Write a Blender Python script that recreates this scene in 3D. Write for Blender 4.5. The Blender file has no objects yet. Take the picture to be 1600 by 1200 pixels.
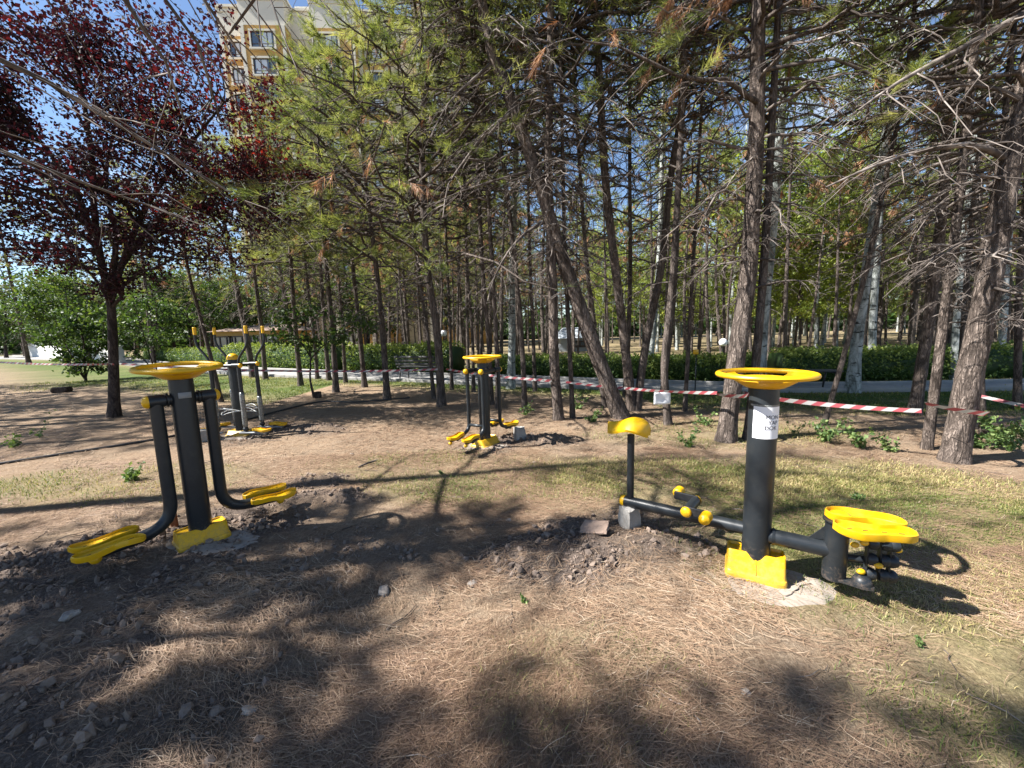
import bpy, bmesh, math, random
import numpy as np
from mathutils import Vector, Matrix

# ---------------------------------------------------------------- camera, sky, sun, exposure
SC = bpy.context.scene
COL = SC.collection
CAM_H, FPX = 1.6, 620.0
PITCH, ROLL = math.radians(7.5), math.radians(1.6)
cam_d = bpy.data.cameras.new('camera'); cam = bpy.data.objects.new('camera', cam_d); COL.objects.link(cam)
cam_d.sensor_width = 36.0; cam_d.lens = FPX / 1600 * 36.0; cam_d.clip_start = 0.05; cam_d.clip_end = 2000
cam.matrix_world = Matrix.Translation((0, 0, CAM_H)) @ Matrix.Rotation(math.pi/2 - PITCH, 4, 'X') @ Matrix.Rotation(-ROLL, 4, 'Z')
SC.camera = cam

SUN_EL = math.radians(47)
SUN_AZ = math.atan2(-0.990, -0.14)            # azimuth of the sun, clockwise from +Y
sun_vec = Vector((math.sin(SUN_AZ)*math.cos(SUN_EL), math.cos(SUN_AZ)*math.cos(SUN_EL), math.sin(SUN_EL)))
W = bpy.data.worlds.new('World'); SC.world = W; W.use_nodes = True
wn = W.node_tree.nodes; wl = W.node_tree.links; wn.clear()
w_out = wn.new('ShaderNodeOutputWorld'); w_bg = wn.new('ShaderNodeBackground'); w_sky = wn.new('ShaderNodeTexSky')
w_sky.sky_type = 'NISHITA'; w_sky.sun_disc = False; w_sky.sun_elevation = SUN_EL; w_sky.sun_rotation = SUN_AZ % (2*math.pi)
w_sky.altitude = 900; w_sky.air_density = 1.0; w_sky.dust_density = 0.15; w_sky.ozone_density = 2.5
w_bg.inputs['Strength'].default_value = 0.062
w_tc = wn.new('ShaderNodeTexCoord'); w_mp = wn.new('ShaderNodeMapping'); w_mp.inputs['Scale'].default_value = (2.2, 2.2, 6.0)
w_no = wn.new('ShaderNodeTexNoise'); w_no.inputs['Scale'].default_value = 1.6; w_no.inputs['Detail'].default_value = 7; w_no.inputs['Roughness'].default_value = 0.6
w_rp = wn.new('ShaderNodeValToRGB'); w_rp.color_ramp.elements[0].position = 0.56; w_rp.color_ramp.elements[1].position = 0.80
w_rp.color_ramp.elements[0].color = (0, 0, 0, 1); w_rp.color_ramp.elements[1].color = (0.8, 0.8, 0.8, 1)
w_mx = wn.new('ShaderNodeMixRGB'); w_mx.inputs['Color2'].default_value = (8.5, 9.0, 9.6, 1)
wl.new(w_tc.outputs['Generated'], w_mp.inputs['Vector']); wl.new(w_mp.outputs[0], w_no.inputs['Vector']); wl.new(w_no.outputs['Fac'], w_rp.inputs['Fac'])
wl.new(w_rp.outputs['Color'], w_mx.inputs['Fac']); wl.new(w_sky.outputs[0], w_mx.inputs['Color1']); wl.new(w_mx.outputs[0], w_bg.inputs['Color'])
wl.new(w_bg.outputs[0], w_out.inputs['Surface'])

sun_d = bpy.data.lights.new('sun', 'SUN'); sun_d.energy = 5.0; sun_d.angle = math.radians(0.53); sun_d.color = (1.0, 0.965, 0.91)
sun = bpy.data.objects.new('sun', sun_d); COL.objects.link(sun)
sun.rotation_euler = (-sun_vec).to_track_quat('-Z', 'Y').to_euler(); sun.location = (-20, -5, 25)
vs = SC.view_settings; vs.view_transform = 'Standard'; vs.look = 'None'; vs.exposure = 1.78; vs.gamma = 1.0
cy = SC.cycles; cy.max_bounces = 5; cy.diffuse_bounces = 3; cy.glossy_bounces = 2; cy.transmission_bounces = 3; cy.transparent_max_bounces = 6
cy.caustics_reflective = False; cy.caustics_refractive = False; cy.sample_clamp_indirect = 6.0
cy.use_denoising = True; cy.denoiser = 'OPENIMAGEDENOISE'; cy.denoising_input_passes = 'RGB_ALBEDO_NORMAL'; cy.denoising_prefilter = 'ACCURATE'

# ---------------------------------------------------------------- pixel <-> place helpers (photograph is 1600 x 1200)
_F = np.array([0, math.cos(PITCH), -math.sin(PITCH)]); _R0 = np.array([1., 0, 0]); _U0 = np.cross(_R0, _F)
_R = math.cos(ROLL)*_R0 - math.sin(ROLL)*_U0; _U = math.cos(ROLL)*_U0 + math.sin(ROLL)*_R0
_C = np.array([0, 0, CAM_H])
def ray(px, py): return _F*FPX + _R*(px-800) - _U*(py-600)
def gp(px, py, z=0.0):
    d = ray(px, py); return _C + d*((z-CAM_H)/d[2])
def dp(px, py, Y):
    d = ray(px, py); return _C + d*(Y/d[1])
RNG = np.random.default_rng(11)

# ---------------------------------------------------------------- numpy noise
def _hash(ix, iy, iz, seed):
    h = (ix*374761393 + iy*668265263 + iz*2147483647 + seed*1274126177) & 0xFFFFFFFF
    h = ((h ^ (h >> 13))*1274126177) & 0xFFFFFFFF
    return ((h ^ (h >> 16)) & 0xFFFF)/65535.0
def vnoise(p, seed=0):
    p = np.asarray(p, float); i = np.floor(p).astype(np.int64); f = p - i; f = f*f*(3-2*f)
    out = 0
    for dx in (0, 1):
        for dy in (0, 1):
            for dz in (0, 1):
                w = (f[..., 0] if dx else 1-f[..., 0])*(f[..., 1] if dy else 1-f[..., 1])*(f[..., 2] if dz else 1-f[..., 2])
                out = out + w*_hash(i[..., 0]+dx, i[..., 1]+dy, i[..., 2]+dz, seed)
    return out*2-1
def fbm(p, seed=0, octv=4):
    p = np.asarray(p, float); a, s, t = 1.0, 0, 0
    for o in range(octv):
        s = s + a*vnoise(p, seed+o*17); t += a; a *= .5; p = p*2.03
    return s/t
def n2(x, y, sc, seed=0, octv=3):
    x = np.asarray(x, float); y = np.asarray(y, float)
    return fbm(np.stack([x*sc, y*sc, np.zeros_like(x)], -1), seed, octv)

# ---------------------------------------------------------------- mesh builder
class MB:
    def __init__(s): s.v = []; s.f = []; s.n = 0; s.tint = []; s.uv = None
    def add(s, v, f, tint=None):
        v = np.asarray(v, float).reshape(-1, 3)
        for q in (f if isinstance(f, list) else [f]):
            q = np.asarray(q, np.int64)
            if q.size: s.f.append(q + s.n)
        s.v.append(v); s.tint.append(np.full(len(v), 0.5) if tint is None else np.broadcast_to(tint, (len(v),))); s.n += len(v)
        return s
    def mesh(s, name, smooth=True):
        me = bpy.data.meshes.new(name)
        v = np.concatenate(s.v); me.vertices.add(len(v)); me.vertices.foreach_set('co', v.astype(np.float32).ravel())
        li = np.concatenate([q.ravel() for q in s.f]); tot = np.concatenate([np.full(len(q), q.shape[1]) for q in s.f])
        st = np.concatenate([[0], np.cumsum(tot)[:-1]])
        me.loops.add(len(li)); me.polygons.add(len(tot))
        me.loops.foreach_set('vertex_index', li.astype(np.int32)); me.polygons.foreach_set('loop_start', st.astype(np.int32))
        me.polygons.foreach_set('use_smooth', np.full(len(tot), smooth))
        me.update(calc_edges=True)
        a = me.attributes.new('tint', 'FLOAT', 'POINT'); a.data.foreach_set('value', np.concatenate(s.tint).astype(np.float32))
        return me
    def build(s, name, mat, parent=None, smooth=True, loc=None, rotz=0, auto=None):
        me = s.mesh(name, smooth); me.materials.append(mat)
        if auto is not None: me.set_sharp_from_angle(angle=math.radians(auto))
        o = bpy.data.objects.new(name, me); COL.objects.link(o)
        if parent is not None: o.parent = parent
        if loc is not None: o.location = tuple(loc)
        o.rotation_euler.z = rotz
        return o
def obj_from(name, me, parent=None, loc=None, rot=None, scale=None):
    o = bpy.data.objects.new(name, me); COL.objects.link(o); o.parent = parent
    if loc is not None: o.location = tuple(loc)
    if rot is not None: o.rotation_euler = rot
    if scale is not None: o.scale = scale
    return o
def tag(o, label=None, cat=None, group=None, kind=None):
    if label: o['label'] = label
    if cat: o['category'] = cat
    if group: o['group'] = group
    if kind: o['kind'] = kind
    return o
def empty(name, loc=(0, 0, 0), rz=0, label=None, cat=None, group=None):
    o = bpy.data.objects.new(name, None); COL.objects.link(o); o.location = tuple(loc); o.rotation_euler.z = rz
    o.empty_display_size = .2
    return tag(o, label, cat, group)
def copy_tree(o, parent=None):
    c = o.copy(); COL.objects.link(c); c.parent = parent
    for ch in list(o.children): copy_tree(ch, c)
    return c

def unit(a): return a/np.maximum(np.linalg.norm(a, axis=-1, keepdims=True), 1e-9)
def tubes(P, R, k=5, cap=False):
    """P (B,n,3), R (B,n) -> verts, quads (and caps)"""
    P = np.asarray(P, float); R = np.asarray(R, float); B, n, _ = P.shape
    T = unit(np.gradient(P, axis=1)); m = unit(P[:, -1]-P[:, 0]); m = np.where(np.abs(P[:, -1]-P[:, 0]).sum(-1, keepdims=True) < 1e-6, T[:, 0], m)
    ref = np.where(np.abs(m[:, 2:3]) < .75, np.array([[0, 0, 1.]]), np.array([[1., 0, 0]]))[:, None, :]
    e1 = unit(np.cross(T, ref)); e2 = np.cross(T, e1)
    a = np.arange(k)/k*2*np.pi
    V = P[:, :, None] + R[:, :, None, None]*(np.cos(a)[None, None, :, None]*e1[:, :, None] + np.sin(a)[None, None, :, None]*e2[:, :, None])
    b = np.arange(B)[:, None, None]*n*k; i = np.arange(n-1)[None, :, None]*k; j = np.arange(k)[None, None, :]; j2 = (j+1) % k
    Q = np.stack([b+i+j, b+i+j2, b+i+k+j2, b+i+k+j], -1).reshape(-1, 4)
    fs = [Q]
    if cap:
        for bb in range(B):
            fs.append(np.array([np.arange(k)[::-1] + bb*n*k])); fs.append(np.array([np.arange(k) + bb*n*k + (n-1)*k]))
    return V.reshape(-1, 3), fs
def smooth_path(pts, n, it=0):
    """Catmull-Rom through pts resampled to n points"""
    p = np.asarray(pts, float); m = len(p)
    if m == 2: t = np.linspace(0, 1, n)[:, None]; return p[0]*(1-t)+p[1]*t
    q = np.vstack([2*p[0]-p[1], p, 2*p[-1]-p[-2]])
    d = np.concatenate([[0], np.cumsum(np.linalg.norm(np.diff(p, axis=0), axis=1))]); d /= d[-1]
    s = np.linspace(0, 1, n); k = np.clip(np.searchsorted(d, s, 'right')-1, 0, m-2); t = ((s-d[k])/np.maximum(d[k+1]-d[k], 1e-9))[:, None]
    a, b, c, e = q[k], q[k+1], q[k+2], q[k+3]
    return .5*((2*b)+(-a+c)*t+(2*a-5*b+4*c-e)*t*t+(-a+3*b-3*c+e)*t**3)
def tube(pts, r, k=12, n=None, cap=True):
    P = smooth_path(pts, n) if n else np.asarray(pts, float)
    R = np.full(len(P), r) if np.isscalar(r) else np.interp(np.linspace(0, 1, len(P)), np.linspace(0, 1, len(r)), r)
    return tubes(P[None], R[None], k, cap)
def bent(pts, rad, seg=6):
    """polyline with rounded corners"""
    p = [np.asarray(q, float) for q in pts]; out = [p[0]]
    for i in range(1, len(p)-1):
        a = unit(p[i-1]-p[i]); b = unit(p[i+1]-p[i]); r = min(rad, .48*np.linalg.norm(p[i-1]-p[i]), .48*np.linalg.norm(p[i+1]-p[i]))
        s0, s1 = p[i]+a*r, p[i]+b*r
        for t in np.linspace(0, 1, seg): out.append((1-t)**2*s0 + 2*t*(1-t)*p[i] + t*t*s1)
    out.append(p[-1]); return np.array(out)
def lathe(prof, k=24, axis='z', org=(0, 0, 0)):
    prof = np.asarray(prof, float); n = len(prof); a = np.arange(k)/k*2*np.pi
    r, z = prof[:, 0][:, None], prof[:, 1][:, None]
    V = np.stack([r*np.cos(a), r*np.sin(a), z+0*a], -1)
    i = np.arange(n-1)[:, None]*k; j = np.arange(k)[None]; j2 = (j+1) % k
    Q = np.stack([i+j, i+j2, i+k+j2, i+k+j], -1).reshape(-1, 4)
    V = V.reshape(-1, 3)
    if axis == 'x': V = V[:, [2, 0, 1]]
    if axis == 'y': V = V[:, [1, 2, 0]]
    return V + np.asarray(org, float), [Q]
def loft(loops, cap0=True, cap1=True, closed=True):
    L = np.asarray(loops, float); n, k, _ = L.shape
    i = np.arange(n-1)[:, None]*k; j = np.arange(k if closed else k-1)[None]; j2 = (j+1) % k
    fs = [np.stack([i+j, i+j2, i+k+j2, i+k+j], -1).reshape(-1, 4)]
    if cap0: fs.append(np.array([np.arange(k)[::-1]]))
    if cap1: fs.append(np.array([np.arange(k)+(n-1)*k]))
    return L.reshape(-1, 3), fs
def box(c, s, rz=0, bev=0.0):
    """box with softened vertical + horizontal edges via loft"""
    hx, hy, hz = np.array(s)/2; b = min(bev, hx*.9, hy*.9, hz*.9)
    def ring(i, z): 
        x, y = hx-i, hy-i; q = b*.7 if b else 0
        if not b: return [(-x, -y, z), (x, -y, z), (x, y, z), (-x, y, z)]
        return [(-x+q, -y, z), (x-q, -y, z), (x, -y+q, z), (x, y-q, z), (x-q, y, z), (-x+q, y, z), (-x, y-q, z), (-x, -y+q, z)]
    zs = [(0, -hz), (0, hz)] if not b else [(b, -hz), (0, -hz+b), (0, hz-b), (b, hz)]
    V, F = loft([ring(i, z) for i, z in zs])
    c_, s_ = math.cos(rz), math.sin(rz); V = np.stack([V[:, 0]*c_-V[:, 1]*s_, V[:, 0]*s_+V[:, 1]*c_, V[:, 2]], -1)
    return V+np.asarray(c, float), F
def sphere(c, r, k=12, sq=(1, 1, 1)):
    t = np.linspace(-np.pi/2, np.pi/2, k//2+2); pr = np.stack([np.maximum(np.cos(t), 1e-4)*r, np.sin(t)*r], -1)
    V, F = lathe(pr, k); return V*np.array(sq)+np.asarray(c, float), F
def rotz(V, a, org=(0, 0, 0)):
    c, s = math.cos(a), math.sin(a); V = np.asarray(V, float)
    return np.stack([V[:, 0]*c-V[:, 1]*s, V[:, 0]*s+V[:, 1]*c, V[:, 2]], -1)+np.asarray(org, float)

# ---------------------------------------------------------------- materials
def mat(name):
    m = bpy.data.materials.new(name); m.use_nodes = True; nt = m.node_tree; nt.nodes.clear()
    return m, nt, nt.nodes, nt.links
def nd(nt, t, **kw):
    n = nt.nodes.new(t)
    for k, v in kw.items():
        if k in n.inputs: n.inputs[k].default_value = v
        else: setattr(n, k, v)
    return n
def ramp(nt, stops):
    n = nt.nodes.new('ShaderNodeValToRGB'); cr = n.color_ramp
    while len(cr.elements) < len(stops): cr.elements.new(.5)
    for e, (p, c) in zip(cr.elements, stops): e.position = p; e.color = (*c, 1)
    return n
def paint(name, col, rough=.4, var=.12, nscale=9, dust_or_glint=(.32, .27, .21), dust_or_glint_amt=.18, bump=.02, spec=.5, dscale=5, mud=0):
    m, nt, N, L = mat(name); out = nd(nt, 'ShaderNodeOutputMaterial'); b = nd(nt, 'ShaderNodeBsdfPrincipled'); L.new(b.outputs[0], out.inputs[0])
    tc = nd(nt, 'ShaderNodeTexCoord'); no = nd(nt, 'ShaderNodeTexNoise', Scale=nscale, Detail=6.0, Roughness=.65); L.new(tc.outputs['Object'], no.inputs['Vector'])
    r = ramp(nt, [(.3, tuple(c*(1-var) for c in col)), (.7, tuple(min(1, c*(1+var)) for c in col))]); L.new(no.outputs['Fac'], r.inputs['Fac'])
    n2_ = nd(nt, 'ShaderNodeTexNoise', Scale=nscale*dscale, Detail=4.0, Roughness=.7); L.new(tc.outputs['Object'], n2_.inputs['Vector'])
    dr = ramp(nt, [(.5, (0, 0, 0)), (.8, (dust_or_glint_amt,)*3)]); L.new(n2_.outputs['Fac'], dr.inputs['Fac'])
    mx = nd(nt, 'ShaderNodeMixRGB'); mx.inputs['Color2'].default_value = (*dust_or_glint, 1); L.new(dr.outputs[0], mx.inputs['Fac']); L.new(r.outputs[0], mx.inputs['Color1']); col_ = mx.outputs[0]
    if mud:
        ge = nd(nt, 'ShaderNodeNewGeometry'); sx = nd(nt, 'ShaderNodeSeparateXYZ'); L.new(ge.outputs['Position'], sx.inputs[0]); mr = nd(nt, 'ShaderNodeMapRange'); mr.inputs['From Min'].default_value = .02; mr.inputs['From Max'].default_value = .38; mr.inputs['To Min'].default_value = .16; mr.inputs['To Max'].default_value = -.22; L.new(sx.outputs['Z'], mr.inputs['Value'])
        n3 = nd(nt, 'ShaderNodeTexNoise', Scale=38.0, Detail=8.0, Roughness=.78); L.new(ge.outputs['Position'], n3.inputs['Vector']); am = nd(nt, 'ShaderNodeMath', operation='ADD'); L.new(n3.outputs['Fac'], am.inputs[0]); L.new(mr.outputs[0], am.inputs[1])
        mrp = ramp(nt, [(.52, (0,)*3), (.68, (mud,)*3)]); L.new(am.outputs[0], mrp.inputs['Fac']); mm = nd(nt, 'ShaderNodeMixRGB'); mm.inputs['Color2'].default_value = (.17, .125, .095, 1); L.new(mrp.outputs[0], mm.inputs['Fac']); L.new(col_, mm.inputs['Color1']); col_ = mm.outputs[0]
    L.new(col_, b.inputs['Base Color'])
    rr = nd(nt, 'ShaderNodeMapRange'); rr.inputs['To Min'].default_value = rough*.8; rr.inputs['To Max'].default_value = min(1, rough*1.35); L.new(no.outputs['Fac'], rr.inputs['Value']); L.new(rr.outputs[0], b.inputs['Roughness'])
    b.inputs['Specular IOR Level'].default_value = spec
    if bump:
        bp = nd(nt, 'ShaderNodeBump', Strength=bump*5, Distance=.004); L.new(n2_.outputs['Fac'], bp.inputs['Height']); L.new(bp.outputs[0], b.inputs['Normal'])
    return m
def foliage(name, stops, trans=.35, rough=.55, transcol=None):
    m, nt, N, L = mat(name); out = nd(nt, 'ShaderNodeOutputMaterial'); b = nd(nt, 'ShaderNodeBsdfPrincipled', Roughness=rough)
    at = nd(nt, 'ShaderNodeAttribute', attribute_name='tint'); oi = nd(nt, 'ShaderNodeObjectInfo')
    ad = nd(nt, 'ShaderNodeMath', operation='MULTIPLY_ADD'); L.new(oi.outputs['Random'], ad.inputs[0]); ad.inputs[1].default_value = .12; L.new(at.outputs['Fac'], ad.inputs[2])
    r = ramp(nt, stops); L.new(ad.outputs[0], r.inputs['Fac']); L.new(r.outputs[0], b.inputs['Base Color'])
    b.inputs['Specular IOR Level'].default_value = .35
    t = nd(nt, 'ShaderNodeBsdfTranslucent'); mxc = nd(nt, 'ShaderNodeMixRGB', blend_type='MULTIPLY'); mxc.inputs['Fac'].default_value = 1; mxc.inputs['Color2'].default_value = (*(transcol or (1.3, 1.25, .7)), 1)
    L.new(r.outputs[0], mxc.inputs['Color1']); L.new(mxc.outputs[0], t.inputs['Color'])
    ms = nd(nt, 'ShaderNodeMixShader'); ms.inputs[0].default_value = trans; L.new(b.outputs[0], ms.inputs[1]); L.new(t.outputs[0], ms.inputs[2]); L.new(ms.outputs[0], out.inputs[0])
    return m
def bark(name, dark, mid, light, scale=14, bump=.9, stretch=.22, spots=None):
    m, nt, N, L = mat(name); out = nd(nt, 'ShaderNodeOutputMaterial'); b = nd(nt, 'ShaderNodeBsdfPrincipled', Roughness=.9); L.new(b.outputs[0], out.inputs[0])
    b.inputs['Specular IOR Level'].default_value = .15
    tc = nd(nt, 'ShaderNodeTexCoord'); mp = nd(nt, 'ShaderNodeMapping'); mp.inputs['Scale'].default_value = (1, 1, stretch); L.new(tc.outputs['Object'], mp.inputs['Vector'])
    no = nd(nt, 'ShaderNodeTexNoise', Scale=scale*.6, Detail=5.0, Roughness=.6, Distortion=.4); L.new(mp.outputs[0], no.inputs['Vector'])
    vo = nd(nt, 'ShaderNodeTexVoronoi', feature='DISTANCE_TO_EDGE', Scale=scale); 
    va = nd(nt, 'ShaderNodeVectorMath', operation='MULTIPLY_ADD'); L.new(no.outputs['Color'], va.inputs[0]); va.inputs[1].default_value = (.34,)*3; L.new(mp.outputs[0], va.inputs[2]); L.new(va.outputs[0], vo.inputs['Vector'])
    big = nd(nt, 'ShaderNodeTexNoise', Scale=2.2, Detail=4.0); L.new(tc.outputs['Object'], big.inputs['Vector'])
    fine = nd(nt, 'ShaderNodeTexNoise', Scale=scale*4, Detail=4.0, Roughness=.7); L.new(mp.outputs[0], fine.inputs['Vector'])
    e = nd(nt, 'ShaderNodeMapRange'); e.inputs['From Max'].default_value = .22; e.inputs['To Min'].default_value = .55; L.new(vo.outputs['Distance'], e.inputs['Value'])
    rn = nd(nt, 'ShaderNodeTexNoise', Scale=scale*.55, Detail=3.0, Roughness=.55, Distortion=.8); mp3 = nd(nt, 'ShaderNodeMapping'); mp3.inputs['Scale'].default_value = (1, 1, stretch*.6); L.new(tc.outputs['Object'], mp3.inputs['Vector']); L.new(mp3.outputs[0], rn.inputs['Vector'])
    rs = nd(nt, 'ShaderNodeMath', operation='SUBTRACT'); L.new(rn.outputs['Fac'], rs.inputs[0]); rs.inputs[1].default_value = .5; ra = nd(nt, 'ShaderNodeMath', operation='ABSOLUTE'); L.new(rs.outputs[0], ra.inputs[0])
    rm = nd(nt, 'ShaderNodeMapRange'); rm.inputs['From Max'].default_value = .07; rm.inputs['To Min'].default_value = .30; L.new(ra.outputs[0], rm.inputs['Value'])
    e0 = e; e = nd(nt, 'ShaderNodeMath', operation='MULTIPLY'); L.new(e0.outputs[0], e.inputs[0]); L.new(rm.outputs[0], e.inputs[1])
    mul = nd(nt, 'ShaderNodeMath', operation='MULTIPLY'); L.new(e.outputs[0], mul.inputs[0]); a2 = nd(nt, 'ShaderNodeMath', operation='MULTIPLY_ADD'); L.new(fine.outputs['Fac'], a2.inputs[0]); a2.inputs[1].default_value = .6; L.new(big.outputs['Fac'], a2.inputs[2]); L.new(a2.outputs[0], mul.inputs[1])
    r = ramp(nt, [(.1, dark), (.55, mid), (1.0, light)]); L.new(mul.outputs[0], r.inputs['Fac'])
    col = r.outputs[0]
    if spots:
        mp2 = nd(nt, 'ShaderNodeMapping'); mp2.inputs['Scale'].default_value = (1, 1, 3.2); L.new(tc.outputs['Object'], mp2.inputs['Vector'])
        s = nd(nt, 'ShaderNodeTexNoise', Scale=3.5, Detail=5.0, Roughness=.7); L.new(mp2.outputs[0], s.inputs['Vector']); sr = ramp(nt, [(.56, (0,)*3), (.62, (1,)*3)]); L.new(s.outputs['Fac'], sr.inputs['Fac'])
        mm = nd(nt, 'ShaderNodeMixRGB'); mm.inputs['Color2'].default_value = (*spots, 1); L.new(sr.outputs[0], mm.inputs['Fac']); L.new(col, mm.inputs['Color1']); col = mm.outputs[0]
    L.new(col, b.inputs['Base Color'])
    h = nd(nt, 'ShaderNodeMath', operation='MULTIPLY_ADD'); L.new(fine.outputs['Fac'], h.inputs[0]); h.inputs[1].default_value = .5; L.new(e.outputs[0], h.inputs[2])
    bp = nd(nt, 'ShaderNodeBump', Strength=bump, Distance=.02); L.new(h.outputs[0], bp.inputs['Height']); L.new(bp.outputs[0], b.inputs['Normal'])
    return m
M = {}
M['yellow'] = paint('yellow_plastic', (.66, .37, .003), .38, .05, 3, dust_or_glint=(.48, .32, .10), dust_or_glint_amt=.34, spec=.45, bump=0, dscale=2.6, mud=.38)
M['grey'] = paint('charcoal_paint', (.015, .0185, .022), .36, .10, 3, dust_or_glint=(.08, .075, .065), dust_or_glint_amt=.22, bump=0, dscale=3, spec=.38, mud=.5)
M['black'] = paint('black_rubber', (.015, .016, .018), .5, .1, 8, dust_or_glint_amt=.1)
M['steel'] = paint('galvanised_plate', (.20, .22, .235), .45, .15, 12)
M['footing'] = paint('footing_mortar', (.27, .235, .20), .95, .2, 5, dust_or_glint=(.15, .105, .07), dust_or_glint_amt=.8, bump=.15, spec=.1)
M['concrete'] = paint('concrete', (.27, .255, .235), .95, .2, 8, dust_or_glint=(.13, .10, .08), dust_or_glint_amt=.6, bump=.12, spec=.2)
M['tile'] = paint('broken_tile', (.28, .20, .155), .85, .15, 9, dust_or_glint_amt=.35, bump=.08, spec=.2)
M['paper'] = paint('paper', (.78, .79, .82), .8, .03, 6, dust_or_glint_amt=.02, bump=0, spec=.2)
M['ink'] = paint('ink', (.03, .03, .04), .7, .02, 6, dust_or_glint_amt=0, bump=0)
M['film'] = paint('plastic_film', (.11, .12, .12), .2, .4, 14, dust_or_glint=(.6, .6, .6), dust_or_glint_amt=.8, bump=.15, spec=.8)  # pale highlights painted into the film colour through the mottled second tone
M['string'] = paint('white_strap', (.75, .76, .74), .6, .05, 8, bump=0)
M['rust'] = paint('rusty_stake', (.21, .075, .03), .85, .3, 12, dust_or_glint=(.1, .04, .02), dust_or_glint_amt=.4, bump=.08, spec=.2)
M['hose'] = paint('black_hose', (.018, .018, .02), .5, .1, 8, dust_or_glint=(.2, .16, .12), dust_or_glint_amt=.3)
M['stone'] = paint('stone', (.29, .25, .215), .95, .3, 14, dust_or_glint=(.16, .12, .09), dust_or_glint_amt=.6, bump=.15, spec=.2)
M['wallpaint'] = paint('ochre_render', (.50, .31, .115), .85, .05, .5, dust_or_glint=(.5, .36, .2), dust_or_glint_amt=.1, bump=.01, spec=.2)
M['trim'] = paint('white_trim', (.62, .585, .50), .8, .05, .8, dust_or_glint_amt=.08, bump=0, spec=.2)
M['stonepanel'] = paint('cream_cladding', (.60, .54, .43), .8, .07, .9, dust_or_glint_amt=.1, bump=.01, spec=.2)
M['frame'] = paint('window_frame', (.045, .028, .022), .5, .1, 4, bump=0)
M['glass'] = paint('window_glass', (.08, .11, .15), .08, .3, .6, dust_or_glint_amt=0, bump=0, spec=.9)
M['curtain'] = paint('net_curtain', (.55, .60, .66), .5, .1, 2.0, dust_or_glint_amt=0, bump=0)
M['whitewall'] = paint('pale_render', (.66, .65, .62), .85, .06, .6, dust_or_glint_amt=.15, bump=0, spec=.2)
M['roof'] = paint('pale_roof', (.34, .37, .40), .6, .06, 1, bump=0)
M['green'] = paint('green_panel', (.04, .22, .16), .6, .1, 2, bump=0)
M['lampglobe'] = paint('opal_globe', (.82, .83, .84), .35, .03, 3, dust_or_glint_amt=.05, bump=0)
M['kerb'] = paint('kerb_stone', (.27, .262, .25), .9, .12, 3, dust_or_glint_amt=.3, bump=.1, spec=.2)
M['path'] = paint('path_paving', (.27, .262, .25), .9, .1, 1.2, dust_or_glint=(.25, .2, .15), dust_or_glint_amt=.25, bump=.05, spec=.2)
M['bench'] = paint('dark_bench', (.035, .035, .035), .5, .2, 6)
M['pine_bark'] = bark('pine_bark', (.03, .024, .02), (.135, .107, .091), (.29, .235, .20), 19, 1.0, .30)
M['pine_bark_fine'] = bark('pine_bark_slender', (.03, .025, .021), (.105, .084, .073), (.21, .175, .15), 26, .7, .3)
M['poplar_bark'] = bark('poplar_bark', (.09, .10, .092), (.31, .33, .315), (.47, .49, .475), 7, .4, .5, spots=(.035, .035, .033))
M['plum_bark'] = bark('plum_bark', (.018, .014, .013), (.055, .042, .038), (.10, .08, .072), 16, .6, .4)
M['twig'] = bark('dead_twig', (.045, .037, .033), (.12, .10, .088), (.27, .235, .21), 3, .2, .6)
M['needle'] = foliage('pine_needles', [(0, (.032, .055, .022)), (.35, (.11, .145, .045)), (.7, (.25, .275, .095)), (1.0, (.38, .38, .17))], .5)
M['brown_needle'] = foliage('dead_needles', [(0, (.13, .065, .035)), (.5, (.30, .155, .08)), (1, (.46, .29, .17))], .35, transcol=(1.2, 1, .8))
M['plum'] = foliage('plum_leaves', [(0, (.014, .006, .011)), (.5, (.034, .012, .018)), (.8, (.092, .018, .02)), (1, (.24, .05, .02))], .30, .72, (1.8, .6, .55))
M['leaf'] = foliage('green_leaves', [(0, (.02, .042, .012)), (.5, (.045, .088, .02)), (1, (.11, .155, .035))], .4)
M['birch'] = foliage('birch_leaves', [(0, (.10, .15, .025)), (.5, (.20, .26, .05)), (1, (.34, .37, .09))], .5)
M['hedge'] = foliage('hedge_leaves', [(0, (.025, .055, .014)), (.5, (.075, .13, .028)), (1, (.22, .27, .06))], .35)
M['weed'] = foliage('weed_leaves', [(0, (.05, .09, .03)), (.5, (.10, .17, .05)), (1, (.2, .26, .09))], .35)
M['grass'] = foliage('grass_blades', [(0, (.06, .10, .02)), (.45, (.16, .19, .045)), (.75, (.36, .30, .13)), (1, (.46, .37, .2))], .3)
M['litter'] = foliage('fallen_needles', [(0, (.10, .06, .042)), (.4, (.21, .13, .082)), (.75, (.34, .235, .15)), (1, (.46, .375, .28))], .1, .6, (1, .9, .8))

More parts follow.
